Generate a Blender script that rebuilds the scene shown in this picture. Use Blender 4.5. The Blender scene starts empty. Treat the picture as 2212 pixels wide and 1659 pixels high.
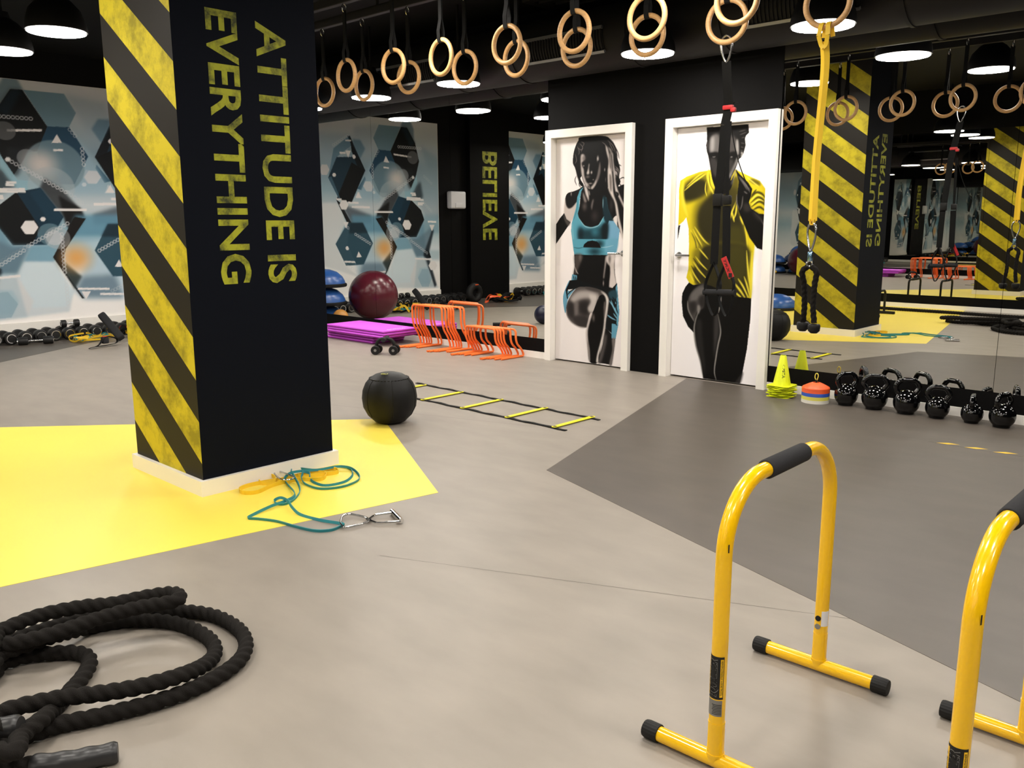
import bpy, bmesh, math, random
import numpy as np
from mathutils import Vector, Matrix
random.seed(4); rng = np.random.default_rng(4)
PI = math.pi
SC = bpy.context.scene
COL = SC.collection
# ------------------------------------------------------------------ camera
FPX, PITCH, YAW, ROLL, EYE = 1865.65, 0.186218, -0.753815, 0.003349, 1.30
CX, CY = 1106.0, 829.5
_f = Vector((math.sin(YAW)*math.cos(PITCH), math.cos(YAW)*math.cos(PITCH), -math.sin(PITCH)))
_r0 = Vector((math.cos(YAW), -math.sin(YAW), 0)); _d0 = _f.cross(_r0)
_r = _r0*math.cos(ROLL)+_d0*math.sin(ROLL); _d = -_r0*math.sin(ROLL)+_d0*math.cos(ROLL)
cam = bpy.data.cameras.new('camera'); cam.sensor_width = 36; cam.lens = 36*FPX/2212; cam.clip_start = .05
camo = bpy.data.objects.new('camera', cam); COL.objects.link(camo)
m = Matrix((( _r.x, -_d.x, -_f.x, 0), (_r.y, -_d.y, -_f.y, 0), (_r.z, -_d.z, -_f.z, EYE), (0, 0, 0, 1)))
camo.matrix_world = m
SC.camera = camo
w = bpy.data.worlds.new('world'); SC.world = w; w.use_nodes = True
w.node_tree.nodes['Background'].inputs[0].default_value = (1, .95, .9, 1)
w.node_tree.nodes['Background'].inputs[1].default_value = .02
SC.view_settings.view_transform = 'Standard'; SC.view_settings.look = 'None'
SC.view_settings.gamma = 1; SC.view_settings.exposure = 0.0; SC.view_settings.use_curve_mapping = False
LAMP = 74.0                      # radiance of every lamp diffuser
SC.cycles.max_bounces = 10; SC.cycles.glossy_bounces = 7; SC.cycles.diffuse_bounces = 3

def ray(x, y): return (_f*FPX + _r*(x-CX) + _d*(y-CY)).normalized()
def at(x, y, ax, val):           # measured photo point -> point on a real plane
    v = ray(x, y); o = Vector((0, 0, EYE)); return o + v*((val-o[ax])/v[ax])
def fl(x, y, z=0.0): return at(x, y, 2, z)
W, L, D = 6.1966, 10.631, 1.28   # mirror wall y, mural wall -x, opposite mirror wall -y
CEIL = 3.15

# ------------------------------------------------------------------ materials
def lin(c): return tuple(((v/255)/12.92 if v/255 <= .04045 else ((v/255+.055)/1.055)**2.4) for v in c)
def mat(name, rgb, rough=.5, metal=0.0, spec=.5, coat=0.0, bump=0, bscale=200, var=0, vscale=8, aniso=None):
    M = bpy.data.materials.new(name); M.use_nodes = True; nt = M.node_tree; b = nt.nodes['Principled BSDF']
    c = lin(rgb)
    b.inputs['Base Color'].default_value = (*c, 1); b.inputs['Roughness'].default_value = rough
    b.inputs['Metallic'].default_value = metal; b.inputs['Specular IOR Level'].default_value = spec
    b.inputs['Coat Weight'].default_value = coat; b.inputs['Coat Roughness'].default_value = .05
    tc = nt.nodes.new('ShaderNodeTexCoord')
    if var:
        n = nt.nodes.new('ShaderNodeTexNoise'); n.inputs['Scale'].default_value = vscale; n.inputs['Detail'].default_value = 6
        mp = nt.nodes.new('ShaderNodeMapping')
        if aniso: mp.inputs['Scale'].default_value = aniso
        nt.links.new(tc.outputs['Object'], mp.inputs[0]); nt.links.new(mp.outputs[0], n.inputs['Vector'])
        r = nt.nodes.new('ShaderNodeValToRGB'); r.color_ramp.elements[0].position = .32; r.color_ramp.elements[1].position = .68
        r.color_ramp.elements[0].color = (*[v*(1-var) for v in c], 1); r.color_ramp.elements[1].color = (*[min(1, v*(1+var)) for v in c], 1)
        nt.links.new(n.outputs['Fac'], r.inputs[0]); nt.links.new(r.outputs[0], b.inputs['Base Color'])
    if bump:
        n = nt.nodes.new('ShaderNodeTexNoise'); n.inputs['Scale'].default_value = bscale; n.inputs['Detail'].default_value = 3
        nt.links.new(tc.outputs['Object'], n.inputs['Vector'])
        bp = nt.nodes.new('ShaderNodeBump'); bp.inputs['Strength'].default_value = bump; bp.inputs['Distance'].default_value = .004
        nt.links.new(n.outputs['Fac'], bp.inputs['Height']); nt.links.new(bp.outputs[0], b.inputs['Normal'])
    return M
def emit(name, rgb, s):
    M = bpy.data.materials.new(name); M.use_nodes = True; nt = M.node_tree; b = nt.nodes['Principled BSDF']
    b.inputs['Base Color'].default_value = (.8, .8, .8, 1)
    b.inputs['Emission Color'].default_value = (*rgb, 1); b.inputs['Emission Strength'].default_value = s
    return M
def print_mat(name, rough=.45):  # flat printed film: colours come from the print itself
    M = bpy.data.materials.new(name); M.use_nodes = True; nt = M.node_tree; b = nt.nodes['Principled BSDF']
    a = nt.nodes.new('ShaderNodeVertexColor'); a.layer_name = 'ink'
    nt.links.new(a.outputs[0], b.inputs['Base Color']); b.inputs['Roughness'].default_value = rough
    b.inputs['Specular IOR Level'].default_value = .18
    return M
def grunge(name, hi, lo, scale=9, rough=.6):
    M = bpy.data.materials.new(name); M.use_nodes = True; nt = M.node_tree; b = nt.nodes['Principled BSDF']
    tc = nt.nodes.new('ShaderNodeTexCoord'); n = nt.nodes.new('ShaderNodeTexNoise'); n.inputs['Scale'].default_value = scale
    n.inputs['Detail'].default_value = 9; n.inputs['Roughness'].default_value = .68
    r = nt.nodes.new('ShaderNodeValToRGB'); e = r.color_ramp.elements
    e[0].position = .34; e[0].color = (*lin(lo), 1); e[1].position = .56; e[1].color = (*lin(hi), 1)
    nt.links.new(tc.outputs['Object'], n.inputs['Vector']); nt.links.new(n.outputs['Fac'], r.inputs[0])
    nt.links.new(r.outputs[0], b.inputs['Base Color']); b.inputs['Roughness'].default_value = rough
    b.inputs['Specular IOR Level'].default_value = .3
    return M
def stripes(name):               # painted hazard stripes: s = z + .717 (x + 4.55)
    M = bpy.data.materials.new(name); M.use_nodes = True; nt = M.node_tree; b = nt.nodes['Principled BSDF']
    tc = nt.nodes.new('ShaderNodeTexCoord'); sx = nt.nodes.new('ShaderNodeSeparateXYZ'); nt.links.new(tc.outputs['Object'], sx.inputs[0])
    def mt(op, a, bb):
        q = nt.nodes.new('ShaderNodeMath'); q.operation = op
        for i, v in enumerate((a, bb)):
            if isinstance(v, (int, float)): q.inputs[i].default_value = v
            elif v is not None: nt.links.new(v, q.inputs[i])
        return q.outputs[0]
    s = mt('ADD', sx.outputs['Z'], mt('MULTIPLY', sx.outputs['X'], .717))
    fr = mt('FRACT', mt('DIVIDE', mt('ADD', s, .717*4.55-1.899+4.09), .409), None)
    yl = mt('LESS_THAN', fr, .503)
    n = nt.nodes.new('ShaderNodeTexNoise'); n.inputs['Scale'].default_value = 6; n.inputs['Detail'].default_value = 9; n.inputs['Roughness'].default_value = .7
    nt.links.new(tc.outputs['Object'], n.inputs['Vector'])
    r = nt.nodes.new('ShaderNodeValToRGB'); e = r.color_ramp.elements
    e[0].position = .36; e[0].color = (*lin((142, 132, 34)), 1); e[1].position = .56; e[1].color = (*lin((203, 186, 42)), 1)
    nt.links.new(n.outputs['Fac'], r.inputs[0])
    mx = nt.nodes.new('ShaderNodeMix'); mx.data_type = 'RGBA'; nt.links.new(yl, mx.inputs[0])
    mx.inputs[6].default_value = (*lin((33, 30, 26)), 1); nt.links.new(r.outputs[0], mx.inputs[7])
    nt.links.new(mx.outputs[2], b.inputs['Base Color']); b.inputs['Roughness'].default_value = .55; b.inputs['Specular IOR Level'].default_value = .2
    return M

M_floor = mat('vinyl_grey', (146, 138, 128), .42, spec=.4, var=.07, vscale=3.2, aniso=(1, 2.2, 1))
M_fdark = mat('vinyl_dark_grey', (88, 81, 74), .42, spec=.4, var=.08, vscale=3.5, aniso=(1, 2.2, 1))
M_fyel = mat('vinyl_yellow', (246, 222, 88), .42, spec=.4, var=.02, vscale=2)
M_black = mat('wall_black', (8, 7, 7), .7, spec=.12)
M_pillar = mat('pillar_black', (4, 8, 20), .7, spec=.12)
M_ceil = mat('ceiling_black', (11, 10, 9), .8, spec=.15)
M_duct = mat('duct_black', (24, 21, 19), .6, spec=.25)
M_white = mat('white_lacquer', (243, 239, 232), .35)
M_wallwhite = mat('wall_white', (248, 244, 240), .6)
M_mirror = mat('mirror_glass', (222, 222, 218), .004, 1.0)
M_stripe = stripes('hazard_paint')
M_letter = grunge('letter_paint', (168, 170, 40), (56, 60, 32), 11)
M_steel = mat('steel', (190, 190, 190), .22, 1.0)
M_chrome = mat('chrome', (225, 225, 225), .1, 1.0)
M_wood = mat('ring_wood', (205, 160, 106), .45, var=.12, vscale=40, aniso=(1, 1, 4))
M_strap = mat('strap_black', (10, 10, 10), .8, spec=.25, bump=.3, bscale=600)
M_rubber = mat('rubber_black', (14, 13, 13), .6, spec=.35)
M_gloss = mat('kettlebell_enamel', (5, 5, 6), .1, spec=.5, coat=.15)
M_iron = mat('dumbbell_rubber', (24, 23, 23), .5, spec=.4)
M_grey = mat('grey_metal', (150, 150, 148), .4, .8)
M_yel = mat('powder_yellow', (250, 196, 8), .22, spec=.5, coat=.5)
M_foam = mat('foam_black', (44, 44, 46), .85, spec=.2, bump=.3, bscale=500)
M_orange = mat('hurdle_orange', (250, 122, 52), .38)
M_purple = mat('mat_purple', (206, 84, 220), .6)
M_purpleD = mat('mat_purple_dark', (128, 26, 122), .65)
M_leather = mat('leather_black', (12, 12, 13), .55, spec=.3, bump=.15, bscale=120)
M_rope = mat('rope_black', (23, 20, 17), .85, spec=.2, bump=.5, bscale=400)
M_sleeve = mat('rope_sleeve', (38, 38, 39), .38, spec=.5)
M_teal = mat('band_teal', (40, 132, 140), .6)
M_byel = mat('band_yellow', (238, 196, 40), .6)
M_cone = mat('cone_yellow', (226, 236, 26), .45)
M_dorange = mat('disc_orange', (245, 95, 40), .4)
M_dblue = mat('disc_blue', (48, 88, 190), .4)
M_dyel = mat('disc_yellow', (225, 215, 90), .4)
M_dwhite = mat('disc_white', (228, 224, 214), .4)
M_maroon = mat('ball_maroon', (84, 24, 38), .25, spec=.5)
M_bosu = mat('bosu_blue', (44, 88, 158), .3)
M_navy = mat('ball_navy', (22, 26, 52), .35)
M_brown = mat('ball_amber', (196, 138, 66), .4)
M_red = mat('red_tag', (196, 40, 44), .5)
M_blacktxt = mat('ink_black', (14, 14, 14), .6)
M_whitetxt = mat('ink_white', (235, 225, 235), .6)
M_ladyel = mat('rung_yellow', (232, 224, 30), .45)
M_tape = mat('tape_yellow', (226, 186, 50), .55)
M_plastic = mat('plastic_white', (222, 222, 226), .35)
M_lampglow = emit('lamp_glow', (1, .94, .86), LAMP)
M_lamph = mat('lamp_black', (10, 9, 9), .6, spec=.2)

# ------------------------------------------------------------------ mesh helpers
class MB:
    def __init__(s): s.v = []; s.f = []
    def add(s, vs, fs):
        o = len(s.v); s.v += [tuple(p) for p in vs]; s.f += [tuple(i+o for i in q) for q in fs]; return s
    def box(s, c, d, R=None):
        x, y, z = d[0]/2, d[1]/2, d[2]/2
        P = [Vector(q) for q in ((-x,-y,-z),(x,-y,-z),(x,y,-z),(-x,y,-z),(-x,-y,z),(x,-y,z),(x,y,z),(-x,y,z))]
        if R is not None: P = [R @ q for q in P]
        c = Vector(c)
        return s.add([q+c for q in P], [(0,3,2,1),(4,5,6,7),(0,1,5,4),(1,2,6,5),(2,3,7,6),(3,0,4,7)])
    def bb(s, a, b):
        return s.box([(a[i]+b[i])/2 for i in range(3)], [abs(b[i]-a[i]) for i in range(3)])
    def rbox(s, c, d, bev=.005, seg=2, R=None):
        bm = bmesh.new(); bmesh.ops.create_cube(bm, size=1)
        bmesh.ops.scale(bm, vec=d, verts=bm.verts)
        bmesh.ops.bevel(bm, geom=bm.edges[:], offset=bev, segments=seg, profile=.5, affect='EDGES')
        bm.verts.index_update(); c = Vector(c)
        vs = [((R @ v.co) if R is not None else v.co)+c for v in bm.verts]; fs = [tuple(v.index for v in f.verts) for f in bm.faces]
        bm.free(); return s.add(vs, fs)
    def rings(s, R_, closed=False, caps=True):
        n = len(R_[0]); o = len(s.v)
        for r in R_: s.v += [tuple(p) for p in r]
        k = len(R_)
        for i in range(k if closed else k-1):
            j = (i+1) % k
            for a in range(n):
                b = (a+1) % n
                s.f.append((o+i*n+a, o+i*n+b, o+j*n+b, o+j*n+a))
        if caps and not closed:
            s.f.append(tuple(o+a for a in range(n-1, -1, -1))); s.f.append(tuple(o+(k-1)*n+a for a in range(n)))
        return s
    def tube(s, path, r, seg=12, closed=False, caps=True, lobes=0, amp=0, pitch=.1, up=None):
        F = frames(path, closed, up); out = []; dist = 0
        for i, (p, t, u, v) in enumerate(F):
            if i: dist += (p-F[i-1][0]).length
            ri = r[i] if isinstance(r, (list, tuple)) else r
            ring = []
            for a in range(seg):
                th = 2*PI*a/seg; rr = ri
                if lobes: rr = ri*(1-amp+amp*abs(math.cos(lobes*.5*(th-2*PI*dist/pitch))))
                ring.append(p+u*(math.cos(th)*rr)+v*(math.sin(th)*rr))
            out.append(ring)
        return s.rings(out, closed, caps)
    def ribbon(s, path, w, t, closed=False, up=(0, 0, 1), tilt=0.0):
        F = frames(path, closed, None); out = []; upv = Vector(up)
        for (p, tg, _, _) in F:
            h = upv-tg*upv.dot(tg); h = h.normalized() if h.length > 1e-4 else Vector((1, 0, 0)); q = tg.cross(h).normalized()
            if tilt: h, q = h*math.cos(tilt)+q*math.sin(tilt), q*math.cos(tilt)-h*math.sin(tilt)
            out.append([p+h*(w/2)+q*(t/2), p+h*(w/2)-q*(t/2), p-h*(w/2)-q*(t/2), p-h*(w/2)+q*(t/2)])
        return s.rings(out, closed, True)
    def lathe(s, prof, seg=28, c=(0, 0, 0), axis='z', caps=True):
        out = []; c = Vector(c)
        for (r, h) in prof:
            ring = []
            for a in range(seg):
                th = 2*PI*a/seg; x, y = math.cos(th)*max(r, 1e-4), math.sin(th)*max(r, 1e-4)
                q = {'z': (x, y, h), 'x': (h, x, y), 'y': (y, h, x)}[axis]
                ring.append(c+Vector(q))
            out.append(ring)
        return s.rings(out, False, caps)
    def prism(s, poly, fn, h0, h1):      # poly 2d -> fn(a, b, h)
        n = len(poly)
        vs = [fn(a, b, h0) for a, b in poly]+[fn(a, b, h1) for a, b in poly]
        return s.add(vs, [tuple(range(n-1, -1, -1)), tuple(range(n, 2*n))]+[(i, (i+1) % n, n+(i+1) % n, n+i) for i in range(n)])
    def torus(s, c, R_, r, axis='y', seg=40, sub=12):
        pts = []
        for i in range(seg):
            a = 2*PI*i/seg; x, y = math.cos(a)*R_, math.sin(a)*R_
            pts.append(Vector(c)+Vector({'y': (x, 0, y), 'z': (x, y, 0), 'x': (0, x, y)}[axis]))
        return s.tube(pts, r, sub, closed=True)
    def mesh(s, name, off=(0, 0, 0), sharp=35):
        me = bpy.data.meshes.new(name); ox, oy, oz = off
        me.from_pydata([(x-ox, y-oy, z-oz) for x, y, z in s.v], [], s.f); me.validate()
        bm = bmesh.new(); bm.from_mesh(me); bmesh.ops.recalc_face_normals(bm, faces=bm.faces); bm.to_mesh(me); bm.free()
        for p in me.polygons: p.use_smooth = True
        me.set_sharp_from_angle(angle=math.radians(sharp)); return me
    def build(s, name, material, parent=None, sharp=35, label=None):
        off = parent['_o'] if parent is not None else (0, 0, 0)
        me = s.mesh(name, off, sharp); me.materials.append(material)
        o = bpy.data.objects.new(name, me); COL.objects.link(o)
        if parent is not None: o.parent = parent; o['_o'] = list(off)
        else: o['_o'] = [0., 0., 0.]
        if label: o['label'] = label
        return o
def frames(path, closed, up=None):
    P = [Vector(p) for p in path]; n = len(P); T = []
    for i in range(n):
        a = P[(i-1) % n] if (closed or i > 0) else P[i]; b = P[(i+1) % n] if (closed or i < n-1) else P[i]
        d = b-a; T.append(d.normalized() if d.length > 1e-9 else Vector((0, 0, 1)))
    h = Vector(up) if up else (Vector((0, 0, 1)) if abs(T[0].z) < .9 else Vector((1, 0, 0)))
    u = (h-T[0]*h.dot(T[0])).normalized(); out = []
    for i in range(n):
        u = u-T[i]*u.dot(T[i])
        u = u.normalized() if u.length > 1e-6 else Vector((1, 0, 0)); out.append((P[i], T[i], u, T[i].cross(u)))
    return out
def cr(pts, k=6, closed=False):          # Catmull-Rom through points
    P = [Vector(p) for p in pts]; n = len(P); out = []
    for i in range(n if closed else n-1):
        p0 = P[(i-1) % n] if (closed or i > 0) else P[i]*2-P[i+1]; p1 = P[i]; p2 = P[(i+1) % n]
        p3 = P[(i+2) % n] if (closed or i < n-2) else p2*2-p1
        for j in range(k):
            t = j/k
            out.append(.5*((2*p1)+(p2-p0)*t+(2*p0-5*p1+4*p2-p3)*t*t+(3*p1-p0-3*p2+p3)*t**3))
    if not closed: out.append(P[-1])
    return out
def resample(P, step):
    P = [Vector(p) for p in P]; out = [P[0]]; acc = 0
    for a, b in zip(P, P[1:]):
        l = (b-a).length
        if l < 1e-9: continue
        while acc+l >= step:
            t = (step-acc)/l; a = a+(b-a)*t; out.append(a.copy()); l = (b-a).length; acc = 0
        acc += l
    return out
def fillet(pts, rad, k=6):               # polyline with rounded corners
    P = [Vector(p) for p in pts]; out = [P[0]]
    for a, b, c in zip(P, P[1:], P[2:]):
        u = (a-b).normalized(); v = (c-b).normalized(); ang = u.angle(v); d = min(rad/math.tan(ang/2), (a-b).length*.49, (c-b).length*.49)
        p0 = b+u*d; p1 = b+v*d; r = d*math.tan(ang/2); ce = b+(u+v).normalized()*(r/math.sin(ang/2))
        e0 = p0-ce; e1 = p1-ce; th = e0.angle(e1)
        for j in range(k+1):
            t = j/k; out.append(ce+(e0*math.sin((1-t)*th)+e1*math.sin(t*th))/math.sin(th))
    out.append(P[-1]); return out
def thing(name, label, cat, loc, group=None, kind=None):
    o = bpy.data.objects.new(name, None); COL.objects.link(o); o.location = loc; o.empty_display_size = .1
    o['_o'] = list(loc); o['label'] = label
    if cat: o['category'] = cat
    if group: o['group'] = group
    if kind: o['kind'] = kind
    return o
def tag(o, label, cat=None, group=None, kind=None):
    o['label'] = label
    if cat: o['category'] = cat
    if group: o['group'] = group
    if kind: o['kind'] = kind
    return o
def struct(o, label=None):
    o['kind'] = 'structure'
    if label: o['label'] = label
    return o
def dup(root, loc, rotz=None, label=None, group=None, scale=None):
    r = root.copy(); COL.objects.link(r); r.location = loc
    if rotz is not None: r.rotation_euler = (0, 0, rotz)
    if scale: r.scale = (scale,)*3
    if label: r['label'] = label
    if group: r['group'] = group
    def rec(src, dst):
        for ch in list(src.children):
            c = ch.copy(); COL.objects.link(c); c.parent = dst; rec(ch, c)
    rec(root, r); return r
def text2d(txt, bold=0.0, shear=0.0):    # filled letters as a flat mesh, unit box
    cu = bpy.data.curves.new('t', 'FONT'); cu.body = txt; cu.offset = bold; cu.shear = shear; cu.resolution_u = 3
    o = bpy.data.objects.new('t', cu); COL.objects.link(o); bpy.context.view_layer.update()
    me = bpy.data.meshes.new_from_object(o.evaluated_get(bpy.context.evaluated_depsgraph_get()))
    bpy.data.objects.remove(o); bpy.data.curves.remove(cu)
    vs = np.array([v.co[:2] for v in me.vertices]); fs = [tuple(p.vertices) for p in me.polygons]; bpy.data.meshes.remove(me)
    lo = vs.min(0); hi = vs.max(0); return (vs-lo)/(hi-lo), fs
def put_text(name, txt, fn, material, parent, bold=0.012, shear=0, label=None):  # fn(u, v) -> 3d
    uv, fs = text2d(txt, bold, shear); b = MB(); b.add([fn(u, v) for u, v in uv], fs)
    off = parent['_o'] if parent is not None else (0, 0, 0)
    me = bpy.data.meshes.new(name); me.from_pydata([tuple(Vector(p)-Vector(off)) for p in b.v], [], b.f); me.materials.append(material)
    o = bpy.data.objects.new(name, me); COL.objects.link(o); o.parent = parent; o['_o'] = list(off)
    if label: o['label'] = label
    return o

# ------------------------------------------------------------------ print painter
class Canvas:
    def __init__(s, a0, a1, b0, b1, step, rgb):
        s.a0, s.b0 = a0, b0; s.na = int(round((a1-a0)/step))+1; s.nb = int(round((b1-b0)/step))+1
        s.st = (a1-a0)/(s.na-1); s.sb = (b1-b0)/(s.nb-1)
        s.A, s.B = np.meshgrid(a0+np.arange(s.na)*s.st, b0+np.arange(s.nb)*s.sb)
        s.img = np.empty((s.nb, s.na, 3)); s.img[:] = rgb
    def box(s, x0, x1, y0, y1, pad):
        i0 = max(int((x0-pad-s.a0)/s.st), 0); i1 = min(int((x1+pad-s.a0)/s.st)+2, s.na)
        j0 = max(int((y0-pad-s.b0)/s.sb), 0); j1 = min(int((y1+pad-s.b0)/s.sb)+2, s.nb)
        return (slice(j0, j1), slice(i0, i1)) if i1 > i0 and j1 > j0 else None
    def blend(s, w_, al, rgb):
        al = al[..., None]; s.img[w_] = s.img[w_]*(1-al)+np.array(rgb, float)*al
    def inside(s, P, A, B):
        m_ = np.zeros(A.shape, bool); n = len(P)
        for i in range(n):
            x0, y0 = P[i]; x1, y1 = P[(i+1) % n]
            if y0 == y1: continue
            m_ ^= ((y0 > B) != (y1 > B)) & (A < (x1-x0)*(B-y0)/(y1-y0)+x0)
        return m_
    def poly(s, P, rgb, al=1.0, soft=0.0):
        xs = [p[0] for p in P]; ys = [p[1] for p in P]; w_ = s.box(min(xs), max(xs), min(ys), max(ys), soft*2.2+s.st*2)
        if w_ is None: return
        A, B = s.A[w_], s.B[w_]; k = np.zeros(A.shape)
        for da, db in ((-.25, -.25), (.25, -.25), (-.25, .25), (.25, .25)): k += s.inside(P, A+da*s.st, B+db*s.sb)*.25
        if soft:
            n = max(1, int(soft/s.st/1.7))
            for _ in range(3):
                for ax in (0, 1):
                    c = np.cumsum(np.pad(k, [(n+1, n) if i == ax else (0, 0) for i in (0, 1)], mode='edge'), axis=ax)
                    k = (np.take(c, range(2*n+1, c.shape[ax]), ax)-np.take(c, range(0, c.shape[ax]-2*n-1), ax))/(2*n+1)
        s.blend(w_, np.clip(k, 0, 1)*al, rgb)
    def line(s, P, wd, rgb, al=1.0, soft=.5, taper=True):
        n = len(P); h = wd/2; e = max(soft*h, s.st*.6); xs = [p[0] for p in P]; ys = [p[1] for p in P]
        w_ = s.box(min(xs), max(xs), min(ys), max(ys), h+e+s.st)
        if w_ is None: return
        A, B = s.A[w_], s.B[w_]; best = np.full(A.shape, -9.)
        for i in range(n-1):
            (x0, y0), (x1, y1) = P[i], P[i+1]; dx, dy = x1-x0, y1-y0; l2 = dx*dx+dy*dy+1e-12
            t = np.clip(((A-x0)*dx+(B-y0)*dy)/l2, 0, 1); q = (i+t)/(n-1)
            hw = h*(np.sin(PI*np.clip(q, .02, .98))**.45 if taper else 1.0)
            best = np.maximum(best, hw-np.hypot(A-x0-t*dx, B-y0-t*dy))
        s.blend(w_, np.clip((best+e/2)/e, 0, 1)*al, rgb)
    def blob(s, c, ra, rb, rgb, al=1.0, hard=0.0):
        w_ = s.box(c[0]-ra, c[0]+ra, c[1]-rb, c[1]+rb, s.st)
        if w_ is None: return
        q = np.hypot((s.A[w_]-c[0])/ra, (s.B[w_]-c[1])/rb)
        k = np.clip((1-q)/max(1-hard, .02), 0, 1); s.blend(w_, (k*k*(3-2*k))*al, rgb)
    def build(s, name, fn, material, parent, noflip=True):
        fnA = [fn(a, b) for a, b in zip(s.A.ravel(), s.B.ravel())]
        off = np.array([float(q) for q in parent['_o']] if parent is not None else (0., 0., 0.))
        vs = np.array(fnA)-off; na, nb = s.na, s.nb
        i = np.arange(na*nb).reshape(nb, na)
        fs = np.stack([i[:-1, :-1], i[:-1, 1:], i[1:, 1:], i[1:, :-1]], -1).reshape(-1, 4)
        if not noflip: fs = fs[:, ::-1]
        me = bpy.data.meshes.new(name); me.vertices.add(len(vs)); me.vertices.foreach_set('co', vs.ravel())
        me.loops.add(fs.size); me.loops.foreach_set('vertex_index', fs.ravel().astype(np.int32))
        me.polygons.add(len(fs)); me.polygons.foreach_set('loop_start', np.arange(0, fs.size, 4, dtype=np.int32))
        me.update(calc_edges=True)
        c = np.clip(s.img/255, 0, 1); c = np.where(c <= .04045, c/12.92, ((c+.055)/1.055)**2.4)
        at_ = me.color_attributes.new('ink', 'FLOAT_COLOR', 'POINT')
        at_.data.foreach_set('color', np.concatenate([c.reshape(-1, 3), np.ones((na*nb, 1))], 1).ravel().astype(np.float32))
        me.materials.append(material); o = bpy.data.objects.new(name, me); COL.objects.link(o)
        if parent is not None: o.parent = parent; o['_o'] = list(off)
        return o
def hexpts(c, r, k=1.0, sq=1.0): return [(c[0]+r*sq*math.cos(PI/3*i), c[1]+r*k*math.sin(PI/3*i)) for i in range(6)]

# ================================================================== the room
XE = 3.5
struct(MB().bb((-L-.15, -D-.15, -.1), (XE, W+.15, 0)).build('floor', M_floor), 'grey vinyl sports floor with yellow and dark inlays')
FLOOR = bpy.data.objects['floor']
def inlay(name, pts, m_, lab):
    MB().prism(pts, lambda a, b, h: (a, b, h), 0, .0012).build(name, m_, FLOOR, label=lab)
inlay('vinyl_inlay', [(-3.03, 2.70), (-4.497, 3.528), (-6.14, 1.70), (-8.81, -D), (-3.78, -D)], M_fyel, 'bright yellow vinyl field')
inlay('vinyl_inlay', [(-2.895, 3.35), (-3.81, W), (XE, W), (XE, 1.19)], M_fdark, 'dark grey vinyl field')
inlay('vinyl_inlay', [(-L, 4.85), (-8.0, 1.0), (-L, -.2)], M_fdark, 'dark grey vinyl field')
b = MB()                                            # welded seams of the sheets
for (p, q) in (((-6.9, 3.0), (-3.6, 4.05)), ((-2.6, 2.0), (-.6, 2.9))):
    p, q = Vector((*p, .0004)), Vector((*q, .0004)); n = (q-p).cross(Vector((0, 0, 1))).normalized()*.0012
    b.add([p-n, q-n, q+n, p+n], [(0, 1, 2, 3)])
b.build('weld_seam', M_fdark, FLOOR)

b = MB()
b.bb((-L-.15, W, 2.55), (XE, W+.15, CEIL))
b.bb((-L, W+.012, 0), (-5.352, W+.15, 2.55)); b.bb((-L, W, 0), (-5.352, W+.012, .19))
b.bb((-3.083, W+.012, 0), (XE, W+.15, 2.55)); b.bb((-3.083, W, 0), (XE, W+.012, .19))
b.bb((-5.352, W, 2.10), (-3.083, W+.15, 2.55)); b.bb((-4.40, W, 0), (-4.045, W+.15, 2.10))
b.bb((-5.352, W+.09, 0), (-4.40, W+.15, 2.10)); b.bb((-4.045, W+.09, 0), (-3.083, W+.15, 2.10))
b.bb((-5.352, W, 0), (-5.30, W+.09, 2.10)); b.bb((-3.13, W, 0), (-3.083, W+.09, 2.10))
struct(b.build('wall_north', M_black), 'black wall carrying the doors and the mirrors')
struct(MB().bb((-L, W-.012, 0), (-5.352, W, .062)).build('baseboard_north', M_white))
struct(MB().bb((-3.083, W-.012, 0), (XE, W, .062)).build('baseboard_north', M_white))
b = MB()
b.bb((-L-.15, -D-.15, 2.83), (-L, W, CEIL)); b.bb((-L-.15, 1.22, 0), (-L, 2.79, 2.83)); b.bb((-L, 1.235, 0), (-L+.1, 2.17, CEIL))
WW = struct(b.build('wall_west', M_black), 'end wall with printed mural panels and black pilaster')
MB().bb((-L-.15, 2.79, 0), (-L, W, 2.83)).build('mural_panel', M_wallwhite, WW)
MB().bb((-L-.15, -D, 0), (-L, 1.22, 2.83)).build('mural_panel', M_wallwhite, WW)
for y0, y1 in ((2.79, W), (-D, 1.22)):
    struct(MB().bb((-L, y0, 0), (-L+.02, y1, .2)).build('baseboard_west', M_white))
b = MB().bb((-L, -D-.15, 0), (XE, -D-.012, CEIL)); b.bb((-L, -D-.012, 0), (XE, -D, .19)); b.bb((-L, -D-.012, 2.55), (XE, -D, CEIL))
struct(b.build('wall_south', M_black), 'black wall behind the camera carrying mirrors')
struct(MB().bb((-L, -D, 0), (XE, -D+.012, .062)).build('baseboard_south', M_white))
struct(MB().bb((XE, -D-.15, 0), (XE+.15, W+.15, CEIL)).build('wall_east', M_black), 'plain black wall beyond the right edge')
struct(MB().bb((-L-.15, -D-.15, CEIL), (XE+.15, W+.15, CEIL+.12)).build('ceiling', M_ceil), 'black painted ceiling')
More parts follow.
